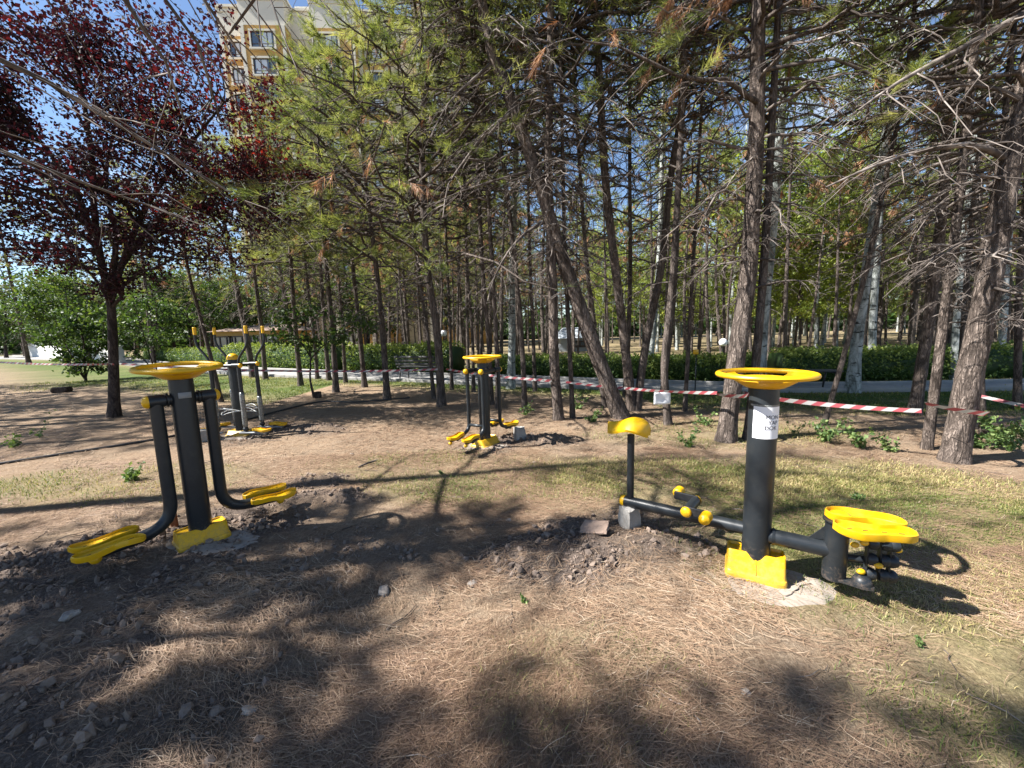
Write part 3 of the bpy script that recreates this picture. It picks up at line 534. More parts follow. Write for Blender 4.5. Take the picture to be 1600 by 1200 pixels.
# ---------------------------------------------------------------- the pines one can tell apart
def dpl(pts, Y0, Y1=None):
    Y1 = Y0 if Y1 is None else Y1
    return [dp(x, y, Y0+(Y1-Y0)*i/(len(pts)-1)) for i, (x, y) in enumerate(pts)]
NEAR = [
 # trunk pixels, width px, height, options, label
 ([(972, 654), (930, 545), (882, 410), (838, 270), (790, 130), (752, 0)], 30, 9.8, dict(live_from=4.9, dead_from=2.3, ntuft=2000, bl=2.5, k=20, n=90, fine=False, K=9, K2=2,
   limbs=[dpl([(760, 15), (735, 12), (700, 18), (668, 45), (640, 85)], 7.1, 6.6), dpl([(783, 103), (733, 130), (700, 163), (672, 215)], 7.1, 6.4), dpl([(797, 180), (760, 207), (720, 260), (700, 290), (692, 340)], 7.1, 6.5),
          dpl([(806, 167), (840, 160), (887, 180), (930, 193), (983, 212)], 7.1, 6.7), dpl([(833, 270), (780, 280), (727, 297), (690, 312)], 7.1, 6.3), dpl([(843, 277), (880, 280), (913, 303), (940, 335)], 7.1, 6.6),
          dpl([(862, 345), (820, 365), (790, 400), (770, 440), (762, 470)], 7.1, 6.3), dpl([(868, 365), (920, 420), (960, 440)], 7.1, 6.7)]),
  'strongly leaning pine whose trunk slants up left from behind the bike saddle'),
 ([(873, 657), (866, 560), (863, 430), (856, 250), (860, 90)], 23, 11.5, dict(live_from=5.2, dead_from=2.6, ntuft=1500, K=8, K2=2, k=16, n=70, fine=False), 'upright pine left of the strongly leaning pine, tape passing its trunk'),
 ([(988, 642), (972, 500), (947, 290), (936, 100), (930, 0)], 22, 11.8, dict(live_from=5.4, dead_from=2.4, ntuft=1500, K=8, K2=2, k=16, n=70, fine=False), 'upright pine just behind the strongly leaning pine'),
 ([(994, 642), (1010, 530), (1034, 410), (1047, 280), (1062, 190), (1070, 100)], 19, 11, dict(live_from=5.0, dead_from=2.2, ntuft=1000, K=8, K2=1, k=14, n=50), 'slim pine leaning right, between the leaning pine and the hung paper'),
 ([(1044, 663), (1038, 570), (1046, 490), (1054, 390), (1062, 250), (1068, 120)], 18, 11, dict(live_from=5.2, dead_from=2.4, ntuft=900, K=7, K2=1, k=14, n=50), 'slim wavy pine directly behind the white paper on the tape'),
 ([(1034, 622), (1050, 500), (1058, 380), (1060, 240)], 11, 10, dict(live_from=5, ntuft=500, K=6), 'thin pine half hidden behind the slim wavy pine by the hung paper'),
 ([(1070, 642), (1078, 500), (1085, 380), (1092, 250)], 10, 9, dict(live_from=5.2, dead_from=1.6, ntuft=350, K=7, bl=1.6), 'thin dark straight pine left of the thick scarred pine'),
 ([(1134, 688), (1150, 560), (1168, 430), (1180, 250), (1184, 100), (1186, 0)], 44, 11, dict(live_from=4.4, dead_from=2.2, ntuft=2600, bl=2.6, k=24, n=110, fine=False, K=9, K2=2, brown=.55, flare=.25,
   limbs=[dpl([(1172, 330), (1150, 305), (1125, 298), (1105, 330), (1088, 370)], 5.5, 5.2), dpl([(1165, 455), (1195, 445), (1235, 438), (1270, 440)], 5.5, 5.1), dpl([(1180, 405), (1215, 405), (1250, 402)], 5.5, 5.3)]),
  'thick scarred pine with tape round it behind the tall grey post'),
 ([(1168, 686), (1183, 540), (1196, 380), (1206, 200)], 22, 10.5, dict(live_from=5, dead_from=2.6, ntuft=1200, k=14, n=50, K=8, K2=1, brown=.45), 'darker pine tight behind the thick scarred pine'),
 ([(1287, 664), (1325, 530), (1358, 400), (1385, 270), (1412, 140), (1430, 0)], 14, 10.5, dict(live_from=5.2, dead_from=2.6, ntuft=900, K=7, K2=1, k=12, n=50), 'slender pine leaning right in front of the white barked poplar'),
 ([(1428, 648), (1445, 540), (1464, 400), (1474, 300), (1484, 150)], 32, 10.5, dict(live_from=4.6, dead_from=2.0, ntuft=1500, bl=2.4, k=18, n=80, fine=False, K=9, K2=2), 'dark pine left of the forked trunk pair at the right'),
 ([(1448, 702), (1464, 580), (1482, 440), (1500, 300), (1515, 150)], 28, 10, dict(live_from=4.0, dead_from=1.9, ntuft=1500, bl=2.2, k=18, n=80, fine=False, K=9, K2=2), 'slimmer left trunk of the pair of pines growing from one foot at right'),
 ([(1490, 720), (1508, 620), (1535, 490), (1568, 310), (1590, 190), (1620, 60)], 60, 9.5, dict(live_from=3.7, dead_from=1.7, ntuft=2200, bl=2.6, k=28, n=120, fine=False, K=9, K2=2, flare=.22,
   limbs=[dpl([(1573, 253), (1523, 227), (1473, 230), (1423, 240), (1357, 263), (1290, 293)], 4.4, 3.9), dpl([(1605, 10), (1507, 73), (1407, 127), (1340, 173)], 4.4, 3.6), dpl([(1590, 165), (1560, 140), (1500, 133), (1440, 150)], 4.4, 4.1), dpl([(1572, 280), (1530, 275), (1480, 270)], 4.4, 4.0),
          dpl([(1560, 330), (1590, 345), (1620, 335)], 4.4, 4.2), dpl([(1555, 370), (1600, 340), (1640, 330)], 4.4, 4.0)]),
  'thickest pine at the right edge with striped tape tied round it'),
 ([(1538, 682), (1533, 580), (1540, 480), (1552, 350)], 20, 10, dict(live_from=4.6, dead_from=1.8, ntuft=900, K=7), 'pine trunk just right of the thickest pine at the right edge'),
 ([(1590, 640), (1592, 500), (1600, 350)], 22, 11, dict(live_from=4.2, dead_from=1.8, ntuft=1200, K=8), 'pine at the far right edge of the picture behind the thickest pine'),
 ([(1500, 612), (1508, 480), (1520, 330)], 18, 11, dict(live_from=4.8, dead_from=2, ntuft=900, K=7), 'pine behind the thickest right pine on the lawn strip'),
 ([(690, 634), (683, 520), (668, 420), (660, 280), (664, 150), (690, 0)], 19, 11.5, dict(live_from=3.4, dead_from=2.4, ntuft=2700, bl=3.6, k=14, n=60, K=8, K2=2,
   limbs=[dpl([(665, 330), (630, 345), (600, 348)], 8.9, 8.4)]), 'pine left of the middle swing machine with green sprays low on its trunk'),
 ([(678, 622), (668, 520), (655, 430), (640, 300)], 9, 10, dict(live_from=4.5, ntuft=700, K=6), 'thin pine close left behind the pine with green sprays'),
 ([(605, 623), (598, 520), (588, 420), (572, 290), (560, 180)], 15, 8.6, dict(live_from=3.8, dead_from=1.9, ntuft=2400, bl=2.9, K=8, K2=1), 'pine standing alone midway between the two rear swing machines'),
 ([(570, 605), (562, 520), (552, 420), (540, 300)], 12, 9.5, dict(live_from=3.6, dead_from=2, ntuft=1300, K=7), 'pine left of the lone midway pine, right of the sapling'),
 ([(525, 613), (521, 540), (512, 440), (500, 300), (496, 180)], 14, 9.3, dict(live_from=4.4, dead_from=2.2, ntuft=1500, K=7), 'straight dark pine right above the small sapling'),
 ([(540, 598), (534, 500), (526, 400), (520, 300)], 9, 9.3, dict(live_from=4.4, ntuft=900, K=6), 'thin pine just right behind the straight dark pine'),
 ([(514, 594), (506, 500), (500, 400), (492, 280)], 11, 9.5, dict(live_from=4.6, ntuft=900, K=6), 'pine close left behind the straight dark pine'),
 ([(496, 592), (490, 520), (478, 420), (470, 300)], 9, 9, dict(live_from=4.4, ntuft=900, K=6), 'thin pale pine left of the small sapling'),
 ([(470, 603), (462, 520), (455, 420), (448, 300)], 13, 9.2, dict(live_from=4.4, dead_from=2.4, ntuft=1500, bl=2.5, K=7), 'pine between the elliptical machine and the small sapling'),
 ([(415, 593), (408, 510), (398, 430), (388, 320)], 12, 9.5, dict(live_from=4.4, dead_from=2.6, ntuft=1600, bl=2.6, K=7), 'pine just right of the elliptical machine handles'),
 ([(396, 590), (384, 520), (366, 430), (350, 340), (340, 250)], 16, 9.6, dict(live_from=4.6, dead_from=2.4, ntuft=1800, bl=2.8, K=8), 'thicker pine leaning left behind the elliptical machine'),
 ([(346, 628), (330, 560), (312, 490), (296, 430), (284, 360)], 12, 7.0, dict(live_from=3.8, dead_from=2.2, ntuft=900, bl=1.8, K=7), 'crooked dark pine leaning left through the elliptical handles'),
 ([(706, 609), (704, 540), (700, 440), (694, 300)], 8, 11, dict(live_from=4.6, ntuft=700, K=6), 'thin pine right of the pine with green sprays, beside the lamp globe'),
 ([(768, 632), (764, 540), (755, 430), (748, 300), (742, 150)], 11, 11, dict(live_from=4.8, dead_from=2.2, ntuft=900, K=8, K2=1), 'dark pine directly behind the middle swing machine'),
 ([(778, 638), (776, 540), (768, 400), (760, 250)], 11, 11, dict(live_from=5.0, dead_from=2.4, ntuft=900, K=8, K2=1), 'pale pine touching the right of the middle handwheel from behind'),
 ([(820, 639), (816, 540), (806, 420), (790, 280), (775, 150)], 12, 11.5, dict(live_from=5.0, dead_from=2.2, ntuft=1100, K=8, K2=1), 'sunlit slim pine right of the middle swing machine'),
 ([(895, 654), (890, 540), (884, 420), (880, 280)], 11, 11, dict(live_from=5.2, dead_from=2.0, ntuft=700, K=8, K2=1), 'thin pine between the upright pine and the strongly leaning pine'),
 ([(946, 637), (934, 560), (925, 470), (912, 350)], 11, 10.5, dict(live_from=5.0, ntuft=600, K=7), 'dark thin pine seen under the slant of the leaning pine'),
 ([(836, 612), (833, 520), (828, 400), (824, 250)], 9, 11.5, dict(live_from=5.0, ntuft=800, K=6), 'thin dark pine left of the upright pine, near the path'),
 ([(740, 612), (738, 520), (730, 420), (726, 300)], 8, 11.5, dict(live_from=5.0, ntuft=800, K=6), 'thin pine behind the left arms of the middle swing machine'),
 ([(977, 618), (982, 520), (985, 400), (984, 250)], 11, 12, dict(live_from=5.4, ntuft=800, K=6), 'dark straight pine behind the upright and right leaning pair'),
]
for i, (pts, w, H, opt, lab) in enumerate(NEAR):
    opt = dict(opt); bx0 = pts[0][0]; w = w*(.84 if bx0 in (972, 1490) else .70)
    if bx0 == 972: H = 11.5; opt['live_from'] = 6.4
    if 730 < bx0 < 1100: opt['live_from'] = opt['live_from']+.5; H += 2.0; opt['ntuft'] = int(opt['ntuft']*1.15)
    elif bx0 >= 1100: opt['live_from'] = opt['live_from']+.4; H += 1.6; opt['ntuft'] = int(opt['ntuft']*1.15); opt.setdefault('brown', .22)
    else: opt['ntuft'] = int(opt['ntuft']*.9)
    b_, P_ = trunk_from_px(pts, H); rg = np.random.default_rng(100+i)
    o_ = dict(opt); Yd = b_[1]
    o_.setdefault('nw', .0052 if Yd < 7.5 else .008); o_.setdefault('nn', 20 if Yd < 7.5 else 15); o_.setdefault('nl', .14 if Yd < 9 else .17)
    make_pine('pine_tree', b_, P_, rad(w, b_), rg, label=lab, group='pines around the exercise machines', **o_)
print('near pines', sum(len(m_.polygons) for m_ in bpy.data.meshes))

# poplars with white bark behind the pines
def poplar(pts, w, H, lab, seed, nleaf=2500):
    b_, P_ = trunk_from_px(pts, H); rg = np.random.default_rng(seed); r = rad(w*.85, b_)
    top = P_[-1]
    return make_broad('poplar_tree', b_, [P_], r, rg, (P_[-1][0]*.8, 0, H*.74), (2.2, 2.2, H*.26), 34, nleaf, .09, 'birch', 'poplar_bark', lab, 'white barked poplars', 12, 6, .22)
poplar([(1332, 613), (1340, 520), (1355, 420), (1372, 300), (1392, 150)], 26, 13, 'white barked poplar behind the slender leaning pine, dark foot', 301, 3500)
poplar([(1186, 604), (1192, 500), (1202, 400), (1215, 260)], 24, 13, 'white barked poplar right behind the thick scarred pine', 302, 3000)
poplar([(1362, 590), (1364, 500), (1372, 380), (1380, 250)], 17, 14, 'paler poplar right of the big poplar, beyond the path', 303, 3000)
poplar([(1492, 592), (1500, 480), (1512, 350)], 26, 14, 'mottled pale poplar between the forked pair and the thickest pine', 304, 3000)
poplar([(798, 607), (800, 520), (800, 400), (806, 250)], 14, 13, 'bluish grey poplar between the middle machine and the upright pine', 305, 1800)
poplar([(1014, 590), (1020, 520), (1030, 400), (1034, 260)], 12, 13, 'pale poplar glimpsed behind the slim right leaning pine', 306, 2400)
poplar([(1562, 585), (1570, 470), (1578, 350)], 18, 14, 'pale poplar behind the thickest pine near the right edge', 307, 2500)

# purple leaved plum at the left
b_ = gp(178, 652); Yp = b_[1]
def rel(px, py, Y): return dp(px, py, Y)-b_
plum_stems = [[(0, 0, -.05), rel(178, 600, Yp), rel(176, 520, Yp), rel(172, 465, Yp), rel(160, 420, Yp), rel(148, 340, Yp-.2), rel(142, 230, Yp-.5), rel(120, 100, Yp-.8)],
  [rel(174, 470, Yp), rel(178, 430, Yp), rel(180, 360, Yp+.1), rel(165, 280, Yp+.3), rel(190, 150, Yp+.5)],
  [rel(175, 465, Yp), rel(190, 415, Yp), rel(215, 350, Yp-.2), rel(250, 290, Yp-.4), rel(310, 210, Yp-.6), rel(350, 160, Yp-.6)],
  [rel(172, 450, Yp), rel(200, 400, Yp+.2), rel(260, 330, Yp+.3), rel(340, 290, Yp+.2), rel(420, 280, Yp)],
  [rel(155, 400, Yp), rel(120, 300, Yp-.3), rel(70, 230, Yp-.6), rel(20, 160, Yp-.9)]]
def plum_tint(Q, rng):
    base = .20+.34*fbm(Q*.8, 77, 3)+rng.normal(0, .17, len(Q))
    redder = np.clip(1.1-np.linalg.norm((Q-np.array([-5.0, 7.8, 5.3]))/np.array([1.7, 2.6, 1.3]), axis=1), 0, 1)  # redder leaves where sun comes through the crown, painted into the tint
    return np.clip(base+redder*.5, 0, 1)
make_broad('plum_tree', b_, plum_stems, .098, np.random.default_rng(51), (1.1, -.5, 5.3), (4.1, 2.7, 2.7), 190, 44000, .072, 'plum', 'plum_bark', 'purple leaved plum tree with forked dark trunk at left', k=14, twK=8, cluster=.17, tintmap=plum_tint, shell=.25)
# pines standing outside the left edge and behind the camera: one reaches into view, the others are placed for shade
OV = np.array([-5.3, 2.1, 0])
left_limbs = [[OV+(0, 0, 4.9), *dpl([(-120, 30), (0, 95), (120, 150), (200, 205), (290, 260), (380, 312), (450, 372)], 3.6, 5.6)], [OV+(0, 0, 6.3), *dpl([(110, -130), (190, 0), (240, 55), (275, 140), (292, 200)], 3.4, 4.2)],
   [OV+(0, 0, 6.6), *dpl([(130, -170), (245, 0), (300, 55), (335, 120), (345, 190)], 3.3, 4.0)], [OV+(0, 0, 6.9), *dpl([(200, -200), (315, 0), (335, 50), (365, 88), (386, 100)], 3.2, 3.7)], [OV+(0, 0, 7.2), *dpl([(330, -180), (420, -30), (410, 30), (385, 55), (358, 53)], 3.0, 3.4)],
   [OV+(0, 0, 4.2), *dpl([(-150, 180), (0, 235), (140, 290), (260, 330)], 3.4, 5.0)]]
make_pine('pine_tree', OV, [(0, 0, 0), (.1, 0, 4), (.25, .1, 7), (.3, .1, 9.6)], .15, np.random.default_rng(61), live_from=8.0, dead_from=3.6, bl=1.8, ntuft=350, K=9, K2=2, limbs=left_limbs, fine=False,
   label='pine outside the left edge whose long bare boughs hang across the top left', group='pines around the exercise machines')
SHADE = [  # x, y, height, live from, bough length, tufts: unseen pines beyond the left edge, crowns placed to shade the ground
 (-7.0, 2.1, 8.3, 4.0, 1.2, 2600, 'near'), (-6.1, -.05, 9.5, 5.4, .9, 1800, 'near'), (-7.7, 1.0, 7.6, 3.9, 1.3, 3600, 'near'), (-8.9, 3.1, 13.5, 10.5, 1.2, 300, 'bare'), (-6.6, .3, 6.6, 3.6, 1.0, 2600, 'near'),
 (-15.5, 7.0, 11.5, 4.5, 2.3, 2600, 'far'), (-18.5, 9.5, 12, 4.5, 2.4, 2600, 'far'), (-21.5, 12.5, 12, 4.5, 2.5, 2600, 'far'), (-14.2, 5.3, 10.5, 4.2, 1.5, 900, 'far'), (-23, 9.0, 13, 4.5, 2.6, 2600, 'far'), (-27, 14, 13, 4.5, 2.6, 1500, 'far'), (-13.0, 8.2, 10, 4.0, 1.4, 700, 'far')]
for j, (x, y, H, lf, bl, nt_, kd) in enumerate(SHADE):
    make_pine('pine_tree', (x, y, -.03), [(0, 0, 0), (.1, .05, H*.4), (-.1, .1, H*.75), (0, 0, H)], .15, np.random.default_rng(70+j), live_from=lf, dead_from=3.0, dz=.4 if kd != 'bare' else .9, bl=bl, ntuft=nt_, K=10 if kd != 'bare' else 3, nw=.016 if kd == 'far' else .0085, nn=10, nl=.15, clump=.9,
      label={'near': 'unseen leafy pine close outside the left edge, placed to shade the foreground', 'bare': 'tall bare pine outside the left edge, casting the long trunk shadow', 'far': 'unseen pine far outside the left edge, placed to shade the ground by the plum tree'}[kd], group='pines beyond the left edge')
print('polys', sum(len(m_.polygons) for m_ in bpy.data.meshes))

# ---------------------------------------------------------------- apartment block far behind
BY = 55.0; BS = BY/46.0
def bx_(px): return dp(px, 60, BY)[0]
TOPZ = 42.3; FLOOR = 3.0
bl_root = empty('apartment_building', (bx_(470), BY, 0), 0, 'tall ochre apartment block with white trim rising above the trees', 'building')
ox = bx_(470)
# bays: x from px, x to px, forward offset, material, windows [(px, width m)], top offset
BAYS = [(348, 389, .0, 'wallpaint', [(373, 1.75)], -.3), (389, 455, -1.4, 'wallpaint', [(421, 2.7)], 0), (455, 493, .2, 'stonepanel', [], -.5), (493, 557, -1.2, 'wallpaint', [(517, 2.4)], -.1),
        (557, 602, .1, 'wallpaint', [(581, 1.9)], -.6), (602, 648, .6, 'stonepanel', [], -1.0), (648, 700, -.8, 'wallpaint', [(674, 2.4)], -.6), (700, 760, .2, 'wallpaint', [(728, 1.9)], -.9)]
def wmesh(w, h):
    fr = MB(); t = .09
    for c, s in (((0, 0, h/2-t/2), (w, .12, t)), ((0, 0, -h/2+t/2), (w, .12, t)), ((-w/2+t/2, .001, 0), (t, .118, h-2*t)), ((w/2-t/2, .001, 0), (t, .118, h-2*t)), ((-w*.17, -.004, 0), (t*.8, .1, h-2*t)), ((w*.2, -.004, 0), (t*.8, .1, h-2*t)), ((0, -.008, -h*.25), (w-2*t, .08, t*.6))): fr.add(*box(c, s))
    return fr.mesh('frame', False)
wcache = {}
for (p0, p1, off, wm, wins, dz) in BAYS:
    x0, x1 = bx_(p0)-ox, bx_(p1)-ox; cx, wd = (x0+x1)/2, x1-x0; tz = TOPZ+dz
    MB().add(*box((cx, off+6, (tz-3.1)/2), (wd-.02, 12, tz-3.1))).build('wall', M[wm], bl_root, False)
    pb = MB(); pb.add(*box((cx, off+6, tz-1.56), (wd+.1, 12.16, 3.1))).add(*box((cx, off+6, tz+.14), (wd+.5, 12.6, .28))).add(*box((cx, off+6, tz-.35), (wd+.3, 12.3, .22))); pb.build('parapet', M['trim'], bl_root, False)
    if wm == 'wallpaint':
        for sx in (x0+.22, x1-.22): MB().add(*box((sx, off-.06, (tz-3.1)/2-.01), (.42, .2, tz-3.14))).build('pilaster', M['trim'], bl_root, False)
    else:
        for fl in range(26): MB().add(*box((cx, off-.03, tz-4.0-fl*1.5), (wd-.2, .12, 1.42))).build('cladding_panel', M['stonepanel'], bl_root, False)
    for (wp, ww) in wins:
        wx = bx_(wp)-ox
        for fl in range(13):
            wz = tz-4.75-fl*FLOOR; hgt = 1.8
            if wz < 1: continue
            key = (ww, hgt)
            if key not in wcache:
                f_ = wmesh(*key); f_.materials.append(M['frame']); s_ = MB().add(*box((0, 0, hgt/2+.12), (ww+.44, .3, .22))).add(*box((0, -.02, -hgt/2-.11), (ww+.5, .38, .2))).add(*box((-ww/2-.1, .01, 0), (.19, .26, hgt+.02))).add(*box((ww/2+.1, .01, 0), (.19, .26, hgt+.02))).mesh('surround', False); s_.materials.append(M['trim'])
                g_ = MB().add(*box((0, .03, 0), (ww-.05, .03, hgt-.05))).mesh('pane', False); g_.materials.append(M['glass'])
                c_ = MB().add(*box((-ww*.16, .008, .05), (ww*.5, .012, hgt-.3))).mesh('curtain', False); c_.materials.append(M['curtain'])
                wcache[key] = (f_, s_, g_, c_)
            f_, s_, g_, c_ = wcache[key]; wo = obj_from('window', f_, bl_root, (wx, off-.1, wz)); obj_from('surround', s_, wo); obj_from('pane', g_, wo)
            if (fl*7+int(wp)) % 3: obj_from('curtain', c_, wo, None if fl % 2 else (ww*.3, 0, 0))
MB().add(*box((bx_(465)-ox, 5, TOPZ+1.2), (2.6, 2.4, 2.4), bev=.1)).add(*box((bx_(465)-ox, 5, TOPZ+2.5), (3.0, 2.8, .25))).build('roof_hatch', M['trim'], bl_root, False)
bl_root.rotation_euler.z = math.radians(3)

# low buildings glimpsed between trunks
def low_building(name, cx, cy, w, d, h, wm, lab, nwin, roofm='roof', slope=.9, wh=1.3):
    r = empty(name, (cx, cy, 0), 0, lab, 'building'); MB().add(*box((0, 0, h/2), (w, d, h))).build('wall', M[wm], r, False)
    V, F = loft([[(-w/2-.4, -d/2-.4, h+.004), (w/2+.4, -d/2-.4, h+.004), (w/2+.4, d/2+.4, h+.004), (-w/2-.4, d/2+.4, h+.004)], [(-w/2+.4, -.3, h+slope), (w/2-.4, -.3, h+slope), (w/2-.4, .3, h+slope), (-w/2+.4, .3, h+slope)]]); MB().add(V, F).build('roof', M[roofm], r, False)
    for i in range(nwin):
        x = -w/2+w*(i+.5)/nwin; f_ = wmesh(1.4, wh); f_.materials.append(M['frame']); wo = obj_from('window', f_, r, (x, -d/2-.03, h*.55)); g_ = MB().add(*box((0, .02, 0), (1.34, .03, wh-.06))).mesh('pane', False); g_.materials.append(M['glass']); obj_from('pane', g_, wo)
    return r
low_building('low_building', -19.8, 33, 4.6, 6, 2.2, 'wallpaint', 'ochre low building with windows seen between the left trunks', 4, 'tile', .5)
low_building('garden_shed', 4.9, 31, 2.4, 2.4, 1.0, 'roof', 'small pale pitched shed seen beneath the leaning pine', 1, 'roof', .8, .5)
wb = MB()
wl_root = empty('boundary_wall', (-52, 46, 0), math.radians(-33), 'pale boundary wall with coping at the far left', 'wall')
MB().add(*box((0, 0, .85), (46, .4, 1.7))).build('wall', M['whitewall'], wl_root, False)
for i in range(15): MB().add(*box((-21.5+i*3.07, 0, 1.77), (3.04, .56, .12), bev=.02)).build('coping_stone', M['kerb'], wl_root, False)


# ---------------------------------------------------------------- hedges
def hedge(line, h, w, lab, seed, nleaf=7000, leaf=.085, tmu=.5):
    rg = np.random.default_rng(seed); c = smooth_path(np.c_[np.array(line), np.zeros(len(line))], 40); L_ = np.linalg.norm(np.diff(c, axis=0), axis=1).sum()
    root = empty('hedge', c[0], 0, lab, 'hedge', 'clipped hedges along the path'); c = c-c[0]; t = unit(np.gradient(c, axis=0)); nr = np.stack([-t[:, 1], t[:, 0], 0*t[:, 0]], -1)
    sec = [(-.42, .0), (-.46, .35), (-.44, .75), (-.34, .9), (0, .93), (.34, .9), (.44, .75), (.46, .35), (.42, 0)]
    hh = h*(1+.08*fbm(c*.9+seed, 3, 2))
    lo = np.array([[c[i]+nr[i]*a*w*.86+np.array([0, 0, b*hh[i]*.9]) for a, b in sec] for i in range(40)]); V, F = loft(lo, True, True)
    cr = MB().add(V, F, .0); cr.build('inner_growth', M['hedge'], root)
    u = rg.random(nleaf)*39; i = np.minimum(u.astype(int), 38); f = (u-i)[:, None]; C = c[i]*(1-f)+c[i+1]*f; Nn = nr[i]; hl = hh[i]
    q = rg.random(nleaf)*8; k = np.minimum(q.astype(int), 7); g = q-k; S = np.array(sec); a = S[k, 0]*(1-g)+S[k+1, 0]*g; b_ = S[k, 1]*(1-g)+S[k+1, 1]*g
    P = C+Nn*(a*w)[:, None]; P[:, 2] += b_*hl; P += rg.normal(0, .05, P.shape); P[:, 2] = np.maximum(P[:, 2], .03)
    tt = np.clip(tmu-.3+.5*P[:, 2]/h+.35*fbm(P*2, seed, 2)+rg.normal(0, .12, nleaf), 0, 1); lm = MB(); put_leaves(lm, P, rg, leaf, tint=tt); lm.build('leaves', M['hedge'], root, False)  # sun on a hedge is put into its leaf tint through tmu
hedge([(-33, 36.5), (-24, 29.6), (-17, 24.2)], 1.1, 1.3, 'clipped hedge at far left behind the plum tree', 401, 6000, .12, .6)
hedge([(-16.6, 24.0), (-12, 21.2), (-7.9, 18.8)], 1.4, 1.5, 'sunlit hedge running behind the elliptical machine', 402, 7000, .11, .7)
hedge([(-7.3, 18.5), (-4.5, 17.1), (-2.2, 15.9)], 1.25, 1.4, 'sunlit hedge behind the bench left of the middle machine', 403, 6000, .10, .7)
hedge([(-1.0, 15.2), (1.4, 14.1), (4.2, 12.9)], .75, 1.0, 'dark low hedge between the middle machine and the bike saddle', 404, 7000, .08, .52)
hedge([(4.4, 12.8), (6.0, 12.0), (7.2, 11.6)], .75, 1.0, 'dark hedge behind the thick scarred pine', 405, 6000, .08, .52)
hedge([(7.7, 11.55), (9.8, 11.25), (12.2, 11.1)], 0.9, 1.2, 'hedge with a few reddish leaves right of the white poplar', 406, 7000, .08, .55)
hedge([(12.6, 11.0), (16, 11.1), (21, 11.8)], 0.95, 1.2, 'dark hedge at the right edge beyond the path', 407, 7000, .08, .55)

# ---------------------------------------------------------------- woods beyond the path: three pine forms, two birch forms, one broad form, copied
rg = np.random.default_rng(77)
PROTO = []
for j, (H, lf, bl) in enumerate([(11.5, 4.2, 2.0), (12.5, 5.0, 2.3), (10.5, 3.2, 2.2)]):
    PROTO.append(make_pine('pine_tree', (0, 0, 0), [(0, 0, 0), (.12*(j-1), .05, H*.35), (.25*(j-1), .1, H*.7), (.2*(j-1), 0, H)], .13, np.random.default_rng(500+j), live_from=lf, dead_from=1.5, dz=.4, per=4, bl=bl, ntuft=1500, K=5, nl=.2, nw=.022, nn=9, brown=.1))
POLE = []
for j in range(2):
    H = 10.5+j; POLE.append(make_pine('pine_tree', (0, 0, 0), [(0, 0, 0), (.15*(1-2*j), .05, H*.35), (.05, .1, H*.7), (.2*(1-2*j), 0, H)], .085, np.random.default_rng(540+j), live_from=6.6, dead_from=1.6, dz=.45, per=4, bl=1.3, ntuft=420, K=5, nl=.2, nw=.022, nn=9, brown=.2))
BIR = []
for j in range(2):
    H = 10.5+j*1.5
    BIR.append(make_broad('birch_tree', (0, 0, 0), [[(0, 0, 0), (.1, 0, H*.3), (.15*(1-2*j), .1, H*.6), (.1, 0, H*.92)]], .10, np.random.default_rng(520+j), (0, 0, H*.58), (2.1, 2.1, H*.42), 55, 6500, .16, 'birch', 'poplar_bark', None, None, 8, 6, .28, shell=.3, droop=-.5))
BRD = [make_broad('broadleaf_tree', (0, 0, 0), [[(0, 0, 0), (.05, 0, 1.2), (.3, .1, 2.6), (.4, 0, 4.6)], [(.04, 0, 1.3), (-.5, .2, 2.6), (-1.0, .2, 4.2)]], .12, np.random.default_rng(530), (0, 0, 3.6), (2.6, 2.6, 2.3), 60, 7000, .17, 'leaf', 'plum_bark', None, None, 8, 6, .25, shell=.3)]
used = set()
LAB = {'pine': 'slender pine in the wood beyond the path', 'birch': 'light green birch in the wood beyond the path', 'broad': 'leafy green tree among the far trees at left'}
def place(kind, x, y, s, label=None, group=None):
    pool = {'pine': PROTO, 'birch': BIR, 'broad': BRD, 'pole': POLE}[kind]; k = int(rg.integers(len(pool))); src = pool[k]
    if (kind, k) in used: o = copy_tree(src)
    else: o = src; used.add((kind, k))
    o.location = (x, y, -.04); o.rotation_euler = (rg.normal(0, .035), rg.normal(0, .035), rg.uniform(0, 6.28)); o.scale = (s, s, s*rg.uniform(.92, 1.1))
    tag(o, label or LAB[kind], 'tree', group or {'pine': 'pines in the far wood', 'birch': 'birches in the far wood', 'broad': 'leafy trees at the far left'}[kind])
def path_up(x): return np.interp(x, PATH_UP[:, 0], PATH_UP[:, 1])
cnt = 0; pts_ = []
tries = 0
